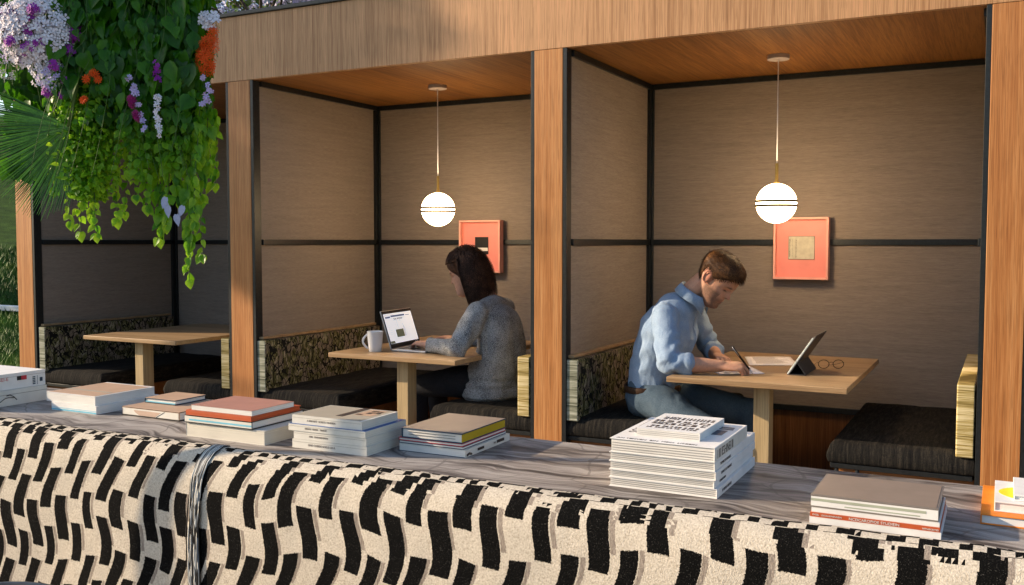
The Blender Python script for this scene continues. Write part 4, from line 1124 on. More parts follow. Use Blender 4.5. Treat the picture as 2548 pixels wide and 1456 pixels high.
    for y,kx,ky,kz in LEG:
        mb.limb([L(-1.455,y+ (.01 if y<.3 else -.01),.542),L(-1.36,y*.8+ky*.2,.532),L(-1.46*.42+kx*.58,y*.4+ky*.6,.54*.4+kz*.6),L(kx,ky,kz)],[.090,.086,.078,.062],[.092,.092,.084,.064],ref=(0,0,1),n=28,sub=6)
        mb.limb([L(kx,ky,kz),L(kx+.01,ky+.008,kz-.10),L(kx,ky+.02,.24),L(kx-.02,ky+.03,.085)],[.066,.064,.058,.056],ref=(0,1,0),n=24,sub=6)
    def jfold(p):
        hipc=math.exp(-((p-L(-1.36,.15,.56)).length/.12)**2)
        w_=noise.noise(Vector((p.x*10,p.y*10,p.z*10)))
        return .0030*hipc*math.sin((p.x*.7+p.z)*90+w_*5)+.0022*noise.noise(Vector((p.x*16,p.y*12,p.z*16)))
    je=remesh(mb,.0042,'jeans','denim',t,3,fold=jfold)
    MB().tube([L(-1.455+.126*math.cos(R(q)),.28+.176*math.sin(R(q)),.588) for q in range(0,361,12)],[.016]*31,8,flat=[.004]*31,cap=False,ref=(0,0,1)).obj('belt','brown leather',t,smooth=True)
    for y,kx in ((.06,-1.12),(.43,-1.05)):
        m=MB(); m.limb([L(kx-.02,y,.052),L(kx+.04,y,.048),L(kx+.12,y,.038),L(kx+.16,y,.032)],[.042,.046,.042,.030],[.040,.034,.028,.02],ref=(0,1,0)); m.obj('shoe','shoe leather',t,smooth=True)
        MB().tube([L(kx-.05,y,.010),L(kx+.05,y,.010),L(kx+.13,y,.010),L(kx+.185,y,.010)],[.034,.046,.046,.02],16,flat=[.010]*4,ref=(0,1,0)).obj('sole','shoe sole',t,smooth=True)
    return t
build_man()
def pen():
    a=Vector((-.9400,.084,.7035)); b=Vector((-1.026,.052,.824)); t=thing('pen','black and silver pen in the writing hand of the man','pen',tuple(a))
    d=(b-a); MB().tube([d*.0,d*.06,d*.18],[.0006,.0022,.0038],12).obj('tip','chrome',t,smooth=True)
    MB().tube([d*.181,d*.62,d*.621,d*.985,d*1.0],[.0040,.0042,.0046,.0046,.003],12).obj('barrel','black',t,smooth=True)
    MB().tube([d*.64+Vector((0,-.0052,0)),d*.97+Vector((0,-.0052,0))],.0011,6).obj('clip','chrome',t,smooth=True)
pen()

def build_woman():
    t=thing('person','woman with dark hair in a grey knit sweater typing at the laptop','person',(-2.32,.35,0))
    T=Vector((-2.32,.35,0)); L=lambda x,y,z: Vector((x,y,z))-T
    O=L(-2.462,.35,.998); Mx=head_frame(O,(-.92,-.16,-.34),(-.34,0,.94)); K=dict(w=.97,nose=.85)
    mb=MB(); head_mesh(mb,Mx,K)
    mb.limb([L(-2.375,.35,.95),L(-2.40,.35,1.01),Mx@Vector((-.030,0,.07)),Mx@Vector((-.02,0,.10))],[.052,.048,.047,.044],ref=(1,0,0))
    mb.limb([L(-2.33,.35,.60),L(-2.31,.35,.68),L(-2.32,.35,.84),L(-2.36,.35,.925)],[.09,.085,.09,.05],[.14,.12,.13,.09],ref=(1,0,0),n=24)
    ARM=(((-2.36,.19,.915),(-2.425,.085,.732),(-2.650,.175,.738)),((-2.37,.50,.92),(-2.44,.60,.735),(-2.655,.475,.738)))
    for sh,el,wr in ARM:
        sh,el,wr=L(*sh),L(*el),L(*wr); mb.limb([sh,(sh+el)/2,el],[.036,.034,.030]); mb.limb([el,el*.5+wr*.5,wr],[.031,.028,.020],[.029,.026,.0175],ref=(0,0,1))
    for y,kx in ((.25,-2.76),(.43,-2.75)):
        mb.limb([L(-2.36,y*.8+.069,.530),L(-2.55,y,.53),L(kx,y,.50)],[.055,.054,.044]); mb.limb([L(kx,y,.5),L(kx+.02,y,.3),L(kx+.03,y,.08)],[.045,.04,.028],ref=(0,1,0))
    hand(mb,L(-2.650,.175,.740),(-.93,.36,.03),(-.1,-.10,.99),(.36,.93,.0),[(.30,.55,.35),(.28,.5,.35),(.32,.55,.35),(.40,.6,.4)],scale=.90)
    hand(mb,L(-2.655,.475,.742),(-.96,-.22,.05),(-.1,.05,.99),(.22,-.96,.0),[(.30,.55,.35),(.28,.5,.35),(.32,.55,.35),(.40,.6,.4)],scale=.90)
    body=remesh(mb,.0030,'body','skin',t,2); tint(body,Mx,(.48,.27,.19),0,False)
    MB().tube([L(-2.722,.195,.752)+Vector((.0,.0085*math.cos(R(q)),.0085*math.sin(R(q)))) for q in range(0,361,30)],.0012,6,cap=False).obj('finger_ring','chrome',t,smooth=True)
    # sweater
    mb=MB()
    mb.limb([L(-2.350,.345,.520),L(-2.340,.345,.57),L(-2.308,.345,.66),L(-2.305,.345,.77),L(-2.325,.345,.86),L(-2.355,.35,.915)],[.155,.142,.120,.112,.106,.074],[.180,.172,.160,.162,.160,.132],ref=(1,0,0),n=34,sub=6)
    mb.limb([L(-2.365,.35,.925),L(-2.385,.35,.962)],[.066,.054],[.072,.056],ref=(1,0,0),n=24)
    mb.limb([L(-2.35,.225,.905),L(-2.345,.35,.93),L(-2.355,.475,.905)],[.058,.066,.058],ref=(1,0,0),n=22)
    for (sh,el,wr) in ARM:
        sh,el,wr=L(*sh),L(*el),L(*wr); cu=el*.22+wr*.78
        mb.limb([sh+Vector((.006,0,-.004)),(sh*.5+el*.5)+Vector((.01,0,0)),el+Vector((.012,0,.008))],[.060,.059,.054],ref=(1,0,0),n=24,sub=7)
        mb.limb([el+Vector((.004,0,.006)),el*.55+wr*.45+Vector((0,0,.002)),cu],[.054,.045,.036],[.050,.043,.035],ref=(0,0,1),n=24,sub=6)
        d=(wr-el).normalized(); mb.tube([cu-d*.02,cu,cu+d*.018,cu+d*.026],[.036,.0385,.0375,.031],22)
    # gathered hem resting on the seat
    mb.tube([L(-2.350,.345,.470),L(-2.350,.345,.482),L(-2.350,.345,.515)],[.150,.160,.155],34,flat=[.180,.187,.182],ref=(1,0,0))
    def fold(p):
        w_=noise.noise(Vector((p.x*7,p.y*7,p.z*4)))
        side=math.exp(-((p.z-.70)/.16)**2)
        f=.006*math.sin(p.x*42+p.y*38+p.z*10+w_*6)*side
        lo=math.exp(-((p.z-.55)/.035)**2); f+=.003*lo*math.sin(p.z*130+p.x*20+w_*4)
        el=math.exp(-((p-L(-2.425,.085,.74)).length/.09)**2); f+=.0035*el*math.sin((p.z+p.x*.6)*105+w_*4)
        return f+.004*noise.noise(Vector((p.x*14,p.y*14,p.z*10)))
    remesh(mb,.0045,'sweater','grey melange knit',t,3,fold=fold)
    # trousers and shoes
    mb=MB(); mb.limb([L(-2.325,.345,.56),L(-2.322,.345,.535)],[.105,.112],[.155,.165],ref=(1,0,0),n=28)
    for y,kx in ((.25,-2.76),(.43,-2.75)):
        mb.limb([L(-2.35,y+(.345-y)*.2,.530),L(-2.45,y+(.345-y)*.1,.536),L(-2.60,y,.530),L(kx,y,.503)],[.072,.076,.072,.056],ref=(0,0,1),n=26,sub=6)
        mb.limb([L(kx,y,.50),L(kx+.012,y,.38),L(kx+.02,y,.24),L(kx+.03,y,.09)],[.056,.052,.044,.036],ref=(0,1,0),n=22,sub=6)
    remesh(mb,.0045,'trousers','dark trousers',t,3,fold=lambda p:.003*math.sin(p.x*120+noise.noise(p*9)*5)*math.exp(-((p-L(-2.45,.2,.56)).length/.1)**2))
    for y,kx in ((.25,-2.76),(.43,-2.75)):
        MB().limb([L(kx+.06,y,.050),L(kx,y,.045),L(kx-.08,y,.034),L(kx-.11,y,.03)],[.036,.038,.036,.026],[.038,.03,.026,.02],ref=(0,1,0)).obj('shoe','shoe leather',t,smooth=True)
    # hair: under cap plus long strands falling from the parting to the shoulders
    def hl(a):
        a=abs(a)
        if a<.35: return .80-.02*a
        if a<1.2: return .793-(a-.35)*.40
        return max(.22,.453-(a-1.2)*.35)
    vs=[];fs=[];na,nt=60,22
    for j in range(na):
        a=2*math.pi*j/na; a=(a+math.pi)%(2*math.pi)-math.pi; h0=hl(a)
        for i in range(nt+1):
            tt=h0+(1-h0)*i/nt; p=head_surf(tt,a,K); dn=(p-Vector((-.01,0,.14))).normalized(); vs.append(Mx@(p+dn*.010*min(1,i/3)))
    for j in range(na):
        for i in range(nt): k=(j+1)%na; fs.append((j*(nt+1)+i,k*(nt+1)+i,k*(nt+1)+i+1,j*(nt+1)+i+1))
    fs.append(tuple(j*(nt+1)+nt for j in range(na)))
    h=MB().add(vs,fs).obj('hair','dark hair',t,smooth=True)
    r=random.Random(9); vs=[];fs=[]; inv=Mx.inverted(); C0=Vector((-.008,0,.135))
    shp=L(-2.335,.35,.80)
    G=Vector((0,0,-1))
    for k in range(4200):
        a=r.uniform(-math.pi,math.pi); h0=hl(a); tt=h0+(1-h0)*(1-r.random()**1.15)
        if abs(a)<.5 and tt<.82: continue
        p=Mx@head_surf(tt,a,K); lay=.008+.016*r.random()
        sgn=1 if a>0 else -1
        clump=Vector((fbm(p,60,1),fbm(p,60,5),fbm(p,60,9)))*.5
        pts=[p]; vel=(Mx.to_3x3()@Vector((-.30+.75*min(0,math.cos(a)),math.sin(a)*.9+sgn*.15,.10))).normalized()
        zend=O.z-.050+.060*r.random()**1.5+(.03 if (p-O).y>0 else 0)
        st=.014
        # strands near the face end in loose wisps
        for i in range(34):
            vel=(vel*.72+G*.42+clump*.05+Vector((.10 if abs(a)>1.2 else .035,0,0))*.25).normalized()
            q=pts[-1]+vel*st; l=inv@q
            e=Vector((l.x-C0.x,l.y,l.z-C0.z)); rx=.098+lay; ry=.074*K['w']+lay+.004; rz=.112+lay
            dd=math.sqrt((e.x/rx)**2+(e.y/ry)**2+(max(e.z,-.03)/rz)**2) if e.z>-.16 else 2
            if dd<1 and l.z>.0:
                e2=Vector((e.x/dd,e.y/dd,e.z)) if e.z<0 else e/dd; q=Mx@(C0+e2)
            elif e.z<-.03:
                rr=math.sqrt((e.x/rx)**2+(e.y/ry)**2)
                if rr<.86: q=Mx@Vector((C0.x+e.x/rr*.86,e.y/rr*.86,l.z))
            l=inv@q; aa=math.atan2(l.y,l.x-C0.x)
            if l.z<.19 and abs(aa)<1.5 and (Vector((l.x-C0.x,l.y)).length>.03):
                rr=Vector((l.x-C0.x,l.y)).length; b_=1.5*(1 if aa>0 else -1); q=Mx@Vector((C0.x+rr*math.cos(b_)*(.6+.4*abs(aa)/1.5),rr*math.sin(b_),l.z))
            # shoulders
            s_=q-shp; ss=math.sqrt((s_.x/.135)**2+(s_.y/.21)**2+(s_.z/.165)**2)
            if ss<1: q=shp+s_/ss
            pts.append(q)
            if q.z<zend: break
        if len(pts)>3: ribbon(vs,fs,pts,.0022+.0014*r.random(),(pts[len(pts)//2]-Mx@C0).normalized())
    MB().add(vs,fs).obj('strands','dark hair',h,smooth=True)
build_woman()
# ================================================================== PLANTS
def leafmat(name,dark,mid,light,trans=.35,rough=.4,sc_=1.0):
    m=M(name,rough,.4); geo=m.nt.nodes.new('ShaderNodeAttribute'); geo.attribute_name='tone'
    t=S(m.nt,geo.outputs['Fac']); n=m.noise(m.coord(),40*sc_,4,.6)
    v_=m.noise(m.coord(),150*sc_,3,.7); c=m.ramp(t*.62+n*.26+v_*.22,[(.20,dark),(.5,mid),(.85,light)])
    m.color(c); m.bump(n,.3,.002)
    tr=m.nt.nodes.new('ShaderNodeBsdfTranslucent'); mx=m.nt.nodes.new('ShaderNodeMixShader'); out=m.nt.nodes['Material Output']
    hs=m.nt.nodes.new('ShaderNodeHueSaturation'); hs.inputs['Value'].default_value=1.6; hs.inputs['Hue'].default_value=.485; m.nt.links.new(c,hs.inputs['Color']); m.nt.links.new(hs.outputs[0],tr.inputs[0])
    mx.inputs[0].default_value=trans; m.nt.links.new(m.b.outputs[0],mx.inputs[1]); m.nt.links.new(tr.outputs[0],mx.inputs[2]); m.nt.links.new(mx.outputs[0],out.inputs[0])
    MT[name]=m.m
leafmat('big glossy leaf',(.008,.050,.001),(.032,.155,.004),(.11,.33,.012),.52,.36)
leafmat('lime leaf',(.02,.10,.002),(.10,.29,.008),(.32,.55,.03),.5,.42)
leafmat('palm leaf',(.002,.010,.001),(.025,.12,.008),(.17,.46,.05),.2,.4)
leafmat('tree leaf',(.02,.05,.006),(.06,.12,.015),(.16,.24,.04),.35,.5,.3)
MT['stem']=plain('green stem',(.06,.12,.02),.5,.3); MT['bark']=plain('grey brown bark',(.10,.08,.065),.9,.1,0,.3,30,.8)
def pmat(name,c,tr=.3):
    m=M(name,.6,.2); n=m.noise(m.coord(),200,2); m.color(m.ramp(n,[(.3,tuple(x*.85 for x in c)),(.7,c)])); m.b.inputs['Transmission Weight'].default_value=0; MT[name]=m.m
pmat('white petal',(.78,.74,.82)); pmat('blossom petal',(.60,.58,.78)); pmat('lilac petal',(.55,.45,.75)); pmat('purple petal',(.30,.03,.36)); pmat('orange petal',(.80,.10,.01)); pmat('magenta petal',(.35,.02,.16)); pmat('flower eye',(.35,.30,.08)); pmat('silver leaf',(.42,.45,.62))
class LB:
    """leaf builder: one mesh with a per-vertex tone attribute"""
    def __init__(s): s.v=[];s.f=[];s.t=[]
    def leaf(s,p,d,n,L,W=.8,tone=.5,fold=.25,droop=.3,heart=True):
        d=d.normalized(); n=(n-d*n.dot(d)); 
        if n.length<1e-4: n=d.orthogonal()
        n.normalize(); b=d.cross(n); o=len(s.v)
        st=[(0,.20),(.12,.44),(.38,.47),(.68,.28),(.88,.10),(1,0)] if heart else [(0,.06),(.2,.28),(.5,.40),(.8,.22),(1,0)]
        for (t,w) in st:
            c=p+d*(t*L)-n*(droop*L*t*t*.6); w*=L*W
            back=-.07*L if (heart and t==0) else 0
            s.v+= [c+b*w+n*(fold*w)+d*back, c, c-b*w+n*(fold*w)+d*back]; s.t+=[tone+.06,tone-.05,tone]
        for i in range(len(st)-1):
            q=o+3*i; s.f+= [(q,q+3,q+4,q+1),(q+1,q+4,q+5,q+2)]
    def blade(s,P,w,tone,nrm):
        o=len(s.v); k=len(P)
        for i,p in enumerate(P):
            t=(P[min(i+1,k-1)]-P[max(i-1,0)]).normalized(); b=t.cross(nrm).normalized(); u=i/(k-1); ww=w*min(1,u*4+.3)*(1-.8*max(0,u-.6)/.4)*.5
            s.v+=[p+b*ww+nrm*ww*.5,p,p-b*ww+nrm*ww*.5]; s.t+=[tone+.15,tone-.15,tone]
        for i in range(k-1):
            q=o+3*i; s.f+=[(q,q+3,q+4,q+1),(q+1,q+4,q+5,q+2)]
    def obj(s,name,mt,parent):
        o=MB().add(s.v,s.f).obj(name,mt,parent,smooth=True); a=o.data.attributes.new('tone','FLOAT','POINT'); a.data.foreach_set('value',[max(0,min(1,x)) for x in s.t]); return o
def flower(mb,c,n,r,k=5,rnd=None,w=.62):
    n=n.normalized(); a=n.orthogonal().normalized(); b=n.cross(a); ph=rnd.random()*6.28
    for i in range(k):
        q=ph+2*math.pi*i/k; d=a*math.cos(q)+b*math.sin(q); s_=n.cross(d); o=c+d*r*.10
        vs=[o,o+d*r*.45+s_*r*w*.55+n*r*.10,o+d*r*.9+s_*r*w*.42+n*r*.16,o+d*r+n*r*.12,o+d*r*.9-s_*r*w*.42+n*r*.16,o+d*r*.45-s_*r*w*.55+n*r*.10]
        mb.add(vs,[(0,1,2,3),(0,3,4,5)])
# the hanging arrangement: coordinates in centimetres on a curtain plane (a to the right, h above the eye line, e towards the booths)
HX,HY=-2.385,-1.965; AR=Vector((.889,.459,0)); AN=Vector((-.459,.889,0))
def HP(a,h,e=0): return Vector((HX,HY,1.27))+AR*(a*.01)+Vector((0,0,h*.01))+AN*(e*.01)
pl=thing('hanging_planter','dark trough planter on chains above the trailing plants','planter',tuple(HP(-3,86,2)))
q=math.atan2(.459,.889); pl.rotation_euler=(0,0,q)
MB().box(-.42,.40,-.13,.13,-.06,.10).obj('trough','metal',pl,bevel=.01)
for x in (-.36,.34):
    m=MB()
    for k in range(9): 
        ax=(1,0,0) if k%2 else (0,1,0); m.tube([(x+(.009*math.cos(R(g)) if k%2 else 0),(0 if k%2 else .009*math.cos(R(g))),.118+k*.034+.020*math.sin(R(g))) for g in range(0,361,45)],.0028,6,cap=False)
    m.obj('chain','metal',pl,smooth=True)
st_=thing('plant_stand','slim dark steel post with an arm that holds the hanging planter','post',(-3.05,-2.75,0))
MB().tube([(0,0,0),(0,0,2.62)],.022,14).obj('post','metal',st_,smooth=True)
MB().tube([(0,0,2.60),(.30,.38,2.64),(.62,.80,2.62),(.98,1.0,2.60)],.014,10).obj('arm','metal',st_,smooth=True)
MB().tube([(0,0,0),(0,0,.012)],.12,24).obj('foot','metal',st_)
# --- trailing leafy plant
def trailing():
    t=thing('trailing_plant','big green trailing plant with heart shaped leaves, hanging before the leftmost booth','hanging plant',tuple(HP(4,84,0)))
    T=t.location.copy(); r=random.Random(21); big=LB(); lime=LB(); st=MB()
    # vines: (a at the bottom, h at the bottom)
    V=[(-6,2.5,1),(-14,6,1),(-12,3,1),(-1,7,1),(2,9,1),(8,11,1),(11.5,1,1),(13,4,1),(16,5,1),(22,-11.5,1),(24.5,-4,1),(22.5,0,1),(26,6,1),(27,18,1),(24,14,1),(19,12,1),(27,32,1),(26,25,1),(5,14,1),(-9,12,1),(-18,16,1),(-21,24,1)]
    for k in range(46): V.append((r.uniform(-20,27),r.uniform(14,46) if r.random()<.75 else r.uniform(8,26),0))
    for (a1,h1,main) in V:
        a0=a1*.8+r.uniform(-4,4)+2; e0=r.uniform(-9,9); e1=e0*.6+r.uniform(-3,3); h0=86; n=int((h0-h1)/2.2)
        ph=r.random()*6; P=[]
        for i in range(n+1):
            u=i/n; aa=a0+(a1-a0)*min(1,u*1.5)+1.3*math.sin(u*9+ph)*(1-u*.6); hh=h0+(h1-h0)*u; ee=e0+(e1-e0)*u+1.0*math.sin(u*7+ph*2); P.append(HP(aa,hh,ee)-T)
        st.tube(P,[.0014]*len(P),5,cap=False)
        if r.random()<.4:
            P2=[HP(a0+(a1-a0)*u+5*math.sin(u*5+ph),h0+(max(h1,22)-h0)*u+3*math.sin(u*11),-9-3*math.sin(u*4+ph))-T for u in [k_/24 for k_ in range(25)]]; st.tube(P2,[.0008]*25,5,cap=False)
        for i in range(2,n+1):
            u=i/n; hh=h0+(h1-h0)*u; aa=a0+(a1-a0)*min(1,u*1.5)
            small= hh<34 and aa<6
            for c in range(2 if r.random()<.65 else 1):
                sd=AR*r.uniform(-1,1)+AN*r.uniform(-1,.35); d=(sd*.75+Vector((0,0,-.8-.5*r.random()))); nn=(-AN*1.1+Vector((0,0,.55))+AR*r.uniform(-.7,.7))
                L=(r.uniform(.018,.032) if small else r.uniform(.026,.044)) * (1.0 if hh<60 else 1.25)
                tone=.42+.28*r.random()+(.12 if small else 0)-(.20 if hh>45 else 0)
                b_=lime if (hh<40 or small) and r.random()<.85 else big
                if hh>40 and r.random()<.8: b_=big
                b_.leaf(P[i]+sd*.004,d,nn,L*r.uniform(.7,1.1),r.uniform(.55,1.0),tone,r.uniform(.1,.5),r.uniform(0,.7),r.random()<.75)
        # terminal leaf
        lime.leaf(P[-1],Vector((r.uniform(-.2,.2),0,-1)),-AN+Vector((0,0,.3)),r.uniform(.028,.036),.95,.72,.15,.1)
    # dense mass of large leaves in the upper part
    for k in range(3300):
        a=r.uniform(-14,27.5); h=r.uniform(34,88)
        lim=26.5-max(0,(46-h))*.0; 
        if a>lim or (h<42 and a<2 and r.random()<.6): continue
        e=r.uniform(-11,7); sd=AR*r.uniform(-1,1); d=sd*.6+Vector((0,0,-1.0))-AN*r.uniform(0,.5); nn=-AN*1.2+Vector((0,0,.5))+AR*r.uniform(-.8,.8)
        big.leaf(HP(a,h,e)-T,d,nn,r.choice((.014,.020,.026,.032,.040,.050,.066))*r.uniform(.8,1.1)*(1 if h>45 else .75),r.uniform(.6,1.05),.12+.7*r.random(),r.uniform(.1,.5),r.uniform(0,.8),r.random()<.8)
    # fine yellow green foliage at the left
    for k in range(3600):
        u=r.random(); h=r.uniform(13,48); wd=11*math.sin(min(1,(h-10)/16)*1.57); a=max(-17,-8+r.gauss(0,.38)*wd)
        e=r.uniform(-9,6); sd=AR*r.uniform(-1,1)+AN*r.uniform(-1,1); d=sd+Vector((0,0,r.uniform(-1,.2))); nn=-AN+Vector((0,0,.7))+AR*r.uniform(-1,1)
        lime.leaf(HP(a,h,e)-T,d,nn,r.uniform(.010,.024),r.uniform(.6,.95),.30+.55*r.random(),.2,.2,r.random()<.5)
    for k in range(900):
        a=r.uniform(-38,-12); h=r.uniform(22,88)
        big.leaf(HP(a,h,r.uniform(5,16))-T,AR*r.uniform(-.7,.7)+Vector((0,0,-1)),-AN+Vector((0,0,.5))+AR*r.uniform(-.8,.8),r.uniform(.03,.06),.9,.15+.4*r.random(),.2,.3)
    # a thinner veil of small leaves in the lower middle
    for k in range(1500):
        a=r.uniform(3,27); h=r.uniform(18,46); e=r.uniform(-8,6)
        if h<18+10*noise.noise(Vector((a*.15,0,0)))+6: continue
        sd=AR*r.uniform(-1,1)+AN*r.uniform(-1,1); lime.leaf(HP(a,h,e)-T,sd+Vector((0,0,-1)),-AN+Vector((0,0,.6))+AR*r.uniform(-1,1),r.uniform(.014,.032),.8,.22+.45*r.random(),.2,.2,r.random()<.6)
    big.obj('large_leaves','big glossy leaf',t); lime.obj('small_leaves','lime leaf',t); st.obj('vines','stem',t,smooth=True)
    s2=LB()
    for (a,h) in ((17.5,13),(18,10.5),(20.5,8),(22.5,10.5),(16.8,12)): s2.leaf(HP(a,h,-9)-T,Vector((0,0,-1))+AR*r.uniform(-.5,.5),-AN+Vector((0,0,.2)),.036,.6,.6,.2,.1)
    s2.obj('silver_leaves','silver leaf',t)
trailing()
def blooms(label,name,spec,seed,group=None):
    """spec: list of (part, material, [(a,h,e,ra,rh,re,count,size,petals)])"""
    a0,h0,e0=spec[0][2][0][:3]; t=thing(name,label,'flowering plant',tuple(HP(a0,h0,e0)),0,group); T=t.location.copy(); r=random.Random(seed)
    stem=MB()
    for part,mt,cl in spec:
        m=MB()
        for (a,h,e,ra,rh,re,n,sz,k) in cl:
            for i in range(n):
                # points on the near half of an ellipsoid shell, loosely filled
                while True:
                    x,y,z=r.gauss(0,1),r.gauss(0,1),r.gauss(0,1); l=math.sqrt(x*x+y*y+z*z)
                    if l>.1: break
                f=(r.random()**.25); x,y,z=x/l*f,-abs(y/l*f)*(1 if r.random()<.85 else -1),z/l*f
                p=HP(a+x*ra,h+z*rh,e+y*re)-T; nn=AR*x+Vector((0,0,z*.8+.15))+AN*(y-.6)+Vector((r.gauss(0,.25),r.gauss(0,.25),r.gauss(0,.25)))
                flower(m,p,nn,sz*r.uniform(.75,1.2)*.01,k,r,.62 if k<6 else .22)
                if i%5==0: stem.tube([p,p+AN*.02+Vector((0,0,-.02)),HP(a,h,e+re*.3)-T],.0008,4,cap=False)
        m.obj(part,mt,t)
    stem.obj('stems','stem',t)
    return t
blooms('round mass of small white and lilac flowers with purple clusters, top left corner','flowering_plant',[
 ('white_blossoms','white petal',[(-19.5,61.5,-8,12,11.0,8,860,.95,4),(-17,50,-8,5.5,6,4,90,.85,4),(-31,60,-3,6,12,4,120,.7,4)]),
 ('lilac_blossoms','lilac petal',[(-22,62,-6,12,11.5,8.3,150,.85,4),(-15,48,-9,4,5,3,45,.8,4)]),
 ('purple_blossoms','purple petal',[(-27.5,60,-8,1.8,4,2,42,.75,5),(-26,67,-8,3,1.5,2,26,.75,5),(-8,60,-9,2.0,2.6,2,30,.9,5),(-9,65,-9,1.6,1.6,1,14,.8,5),(-24,57,-15,1.6,1.3,1,14,.8,5),(-17,66,-15,1.6,1.3,1,14,.8,5),(-30,66,-12,2.0,2.0,1,20,.8,5),(-12,43,-10,1.2,1,1,9,.7,5),(-10,55,-9,1.8,2.5,2,24,.8,5),(-13,51,-12,1.5,1.5,1.5,14,.8,5),(-19,62,-14,2.5,2.5,1,16,.8,5),(-16,43.5,-10,1.4,1.4,1.4,22,.7,5),(-11,47,-10,1,.8,1,8,.7,5),(-19,57,-14,6,4,1,16,.7,5)])],31)
blooms('spray of bright orange flowers at the right edge of the hanging plants, beside the fascia','orange_flowering_plant',[
 ('orange_blossoms','orange petal',[(31.0,57.5,-9,2.4,2.2,2,26,1.3,9),(29.8,52.5,-9,2.6,4.2,2,34,1.4,9),(31.6,61,-8,2.2,1.8,2,10,1.1,9)]),
 ('white_blossoms','white petal',[(31.0,64.5,-9,2.8,2.6,1.5,20,1.2,5)])],33)
r_=random.Random(35)
for (cl,lab,mt) in (([(-1.5,48.5),(-3.5,47),(-.4,46.8),(-4.5,41)],'few small orange flowers among the large green leaves','orange petal'),
                    ([(9.2,41,),(9.5,39.8),(10.6,37),(10.9,36)],'dark magenta flower clusters in the middle of the trailing leaves','magenta petal')):
    blooms(lab,'flower_cluster',[('blossoms',mt,[(a,h,-12,.7,.7,.7,9,1.0,8) for a,h in cl])],int(cl[0][0]*10)+90,'small flower clusters among the trailing leaves')
for (pts,lab,mt) in (([(16.5,51),(16.6,49.5),(16.4,48),(16.7,46.5)],'short purple flower spike hanging near the centre of the leaves','purple petal'),
                     ([(16.6,41.5),(16.4,39.5),(16.7,37.5),(16.5,35.5),(16.8,33.5),(17,31.5)],'long white flower spike hanging down the middle of the leaves','white petal'),
                     ([(8.6,47.5),(9.6,45),(10.2,43),(11,40),(11.6,37),(12.4,34.5),(12.6,32.5)],'curving lilac and white flower spray left of the long white spike','lilac petal'),
                     ([(30.0,47.5),(31.5,45),(32.0,43.6),(30.5,42),(31.5,41),(29.5,40)],'pale lilac flowers sticking out to the right over the second pillar','lilac petal')):
    blooms(lab,'flower_spray',[('blossoms',mt,[(a,h,-12,.8,1.0,.7,4,.75,5) for a,h in pts])],int(pts[0][0]*10)+7,'flower sprays among the trailing leaves')
# --- palm leaf fan
def palm():
    t=thing('fan_palm','dark green fan palm leaf with many narrow blades spreading from the left edge','palm',tuple(HP(-10,33.5,3))); T=t.location.copy(); lb=LB(); r=random.Random(41)
    hub=HP(-10.5,33.5,-9)-T
    for lay in range(2):
        for k in range(62):
            ang=R(150+118*k/61+r.uniform(-.6,.6)); L=(28 if ang>R(200) else 34)*(1-.10*r.random())*(1-.06*lay)
            if ang>R(240): L*=1-(ang-R(240))/R(28)*.25
            P=[]
            for i in range(9):
                u=i/8; rr=L*u; a=math.cos(ang)*rr; h=math.sin(ang)*rr-3.5*u*u; P.append(hub+AR*a*.01+Vector((0,0,h*.01))+AN*(.03*lay+.04*math.sin(u*2)-.03*u*u))
            lb.blade(P,.0046,(.42+.4*r.random()) if lay==0 else .05,-AN)
    lb.obj('blades','palm leaf',t)
    MB().tube([hub,hub+AR*.05+Vector((0,0,.22)),hub+AR*.08+Vector((0,0,.50))],[.006,.005,.004],8).obj('stalk','stem',t,smooth=True)
palm()
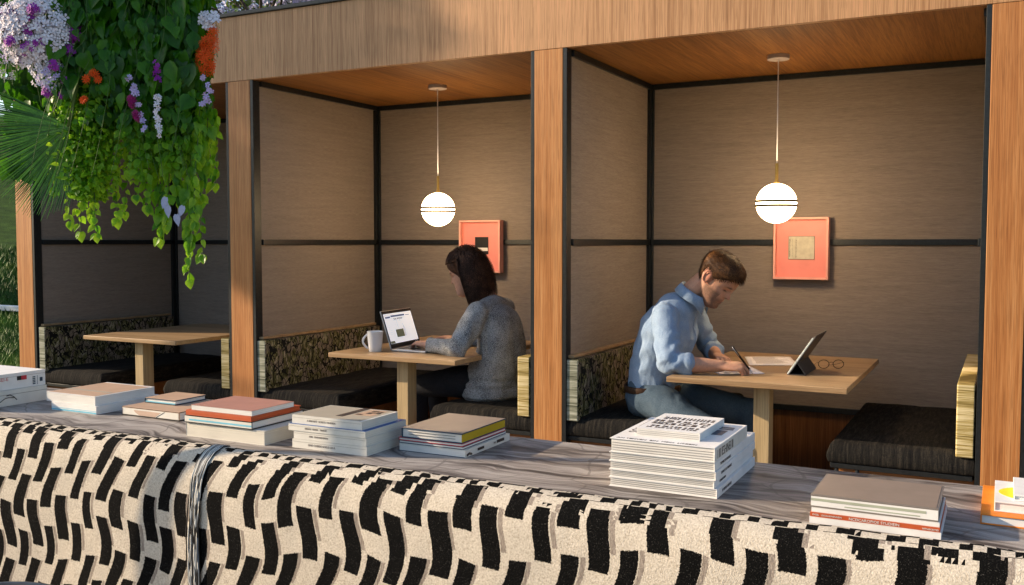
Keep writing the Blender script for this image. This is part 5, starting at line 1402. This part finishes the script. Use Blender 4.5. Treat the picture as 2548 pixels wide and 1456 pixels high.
# --- trees
def tree(name,x,y,h,spread,label,cat,leafn,lsz,mt,seed,depth=5,blossom=0,crown_lo=.35,group=None,trunk_r=.09,bare=.0):
    t=thing(name,label,cat,(x,y,H(x,y)),0,group); r=random.Random(seed); wd=MB(); tips=[]
    def grow(p,d,L,rad,lev):
        n=4; P=[p];q=p;dd=d
        for i in range(n):
            dd=(dd+Vector((r.gauss(0,.13),r.gauss(0,.13),r.gauss(0,.08)+.04))).normalized(); q=q+dd*L/n; P.append(q)
        wd.tube(P,[rad*(1-.4*i/n) for i in range(n+1)],max(4,9-lev*1),cap=lev>2)
        if lev>=depth-2: tips.extend((pp,dd) for pp in P[1:])
        if lev<depth:
            k=3 if lev<3 else (3 if r.random()<.6 else 2)
            for c in range(k):
                ax=Vector((r.gauss(0,1),r.gauss(0,1),r.gauss(0,.5))); ax=(ax-dd*ax.dot(dd)).normalized()
                sp=r.uniform(.35,.75)*spread; nd=(dd*math.cos(sp)+ax*math.sin(sp)).normalized()
                st_=P[-1] if c<2 else P[r.randint(1,n-1)]
                grow(st_,nd,L*r.uniform(.68,.85),rad*.58,lev+1)
    grow(Vector((0,0,-.1)),Vector((0,0,1)),h*.30,trunk_r,0)
    wd.obj('trunk','bark',t,smooth=True)
    if leafn:
        lb=LB()
        for i in range(leafn):
            p,d=tips[r.randrange(len(tips))]; o=Vector((r.gauss(0,1),r.gauss(0,1),r.gauss(0,1)))*h*.03
            lb.leaf(p+o,Vector((r.gauss(0,1),r.gauss(0,1),r.gauss(-.3,1))),Vector((r.gauss(0,.6),r.gauss(0,.6),1)),lsz*r.uniform(.6,1.3),.8,r.random()*.8+.1,.2,.3,False)
        lb.obj('crown',mt,t)
    if blossom:
        m=MB()
        for i in range(blossom):
            p,d=tips[r.randrange(len(tips))]; flower(m,p+Vector((r.gauss(0,1),r.gauss(0,1),r.gauss(0,1)))*h*.022,Vector((r.gauss(0,1),r.gauss(0,1),r.gauss(0,1))),.045*r.uniform(.6,1.2),5,r)
        m.obj('blossom','blossom petal',t)
TG='trees around the lawn'
tree('blossom_tree',-6.9,4.6,5.4,1.0,'bare branched tree with pale blossom rising behind the left end of the roof','tree',600,.05,'tree leaf',51,7,16000,group=TG,trunk_r=.10)
tree('blossom_tree',-10.8,8.5,6.5,1.0,'further pale blossoming tree behind the hanging plants','tree',300,.06,'tree leaf',52,6,4000,group=TG,trunk_r=.12)
tree('broadleaf_tree',-6.3,7.5,6.8,.95,'light green leafy tree peeking over the roof edge','tree',9000,.10,'tree leaf',53,6,0,group=TG,trunk_r=.12)
tree('broadleaf_tree',-21,2.5,4.5,1.0,'leafy tree on the bank at the far left of the lawn','tree',9000,.12,'tree leaf',54,5,0,group=TG,trunk_r=.12)
def column_tree():
    t=thing('column_tree','narrow upright leafy tree left of the pavilion, shading the end of its roof','tree',(-11.6,-2.93,H(-11.6,-2.93)),0); r=random.Random(77); lb=LB(); wd=MB()
    zb=H(-11.6,-2.93)
    wd.tube([(0,0,-.1),(.03,.02,2),(0,.02,4),(0,0,6)],[.09,.075,.05,.02],10)
    for k in range(26):
        z=3.6+2.6*k/26-zb; q=r.random()*6.28; l=.25+.3*r.random(); wd.tube([(0,0,z),(l*.6*math.cos(q),l*.6*math.sin(q),z+.2),(l*math.cos(q),l*math.sin(q),z+.5)],[.018,.012,.004],6)
    wd.obj('trunk','bark',t,smooth=True)
    for k in range(9500):
        u=r.random(); z=4.25+2.6*u-zb; rad=(.78*math.sin(min(1,u*2.2+.25)*1.57))*(1-.35*u); q=r.random()*6.28; rr=rad*r.random()**.55
        x,y=rr*math.cos(q),rr*math.sin(q)
        if noise.noise(Vector((x*3.2,y*3.2,z*2.6+4)))>.14: continue
        lb.leaf(Vector((x,y,z)),Vector((r.gauss(0,1),r.gauss(0,1),r.gauss(-.3,1))),Vector((r.gauss(0,.6),r.gauss(0,.6),1)),.10*r.uniform(.6,1.3),.8,r.random()*.8+.1,.2,.3,False)
    lb.obj('crown','tree leaf',t)
column_tree()
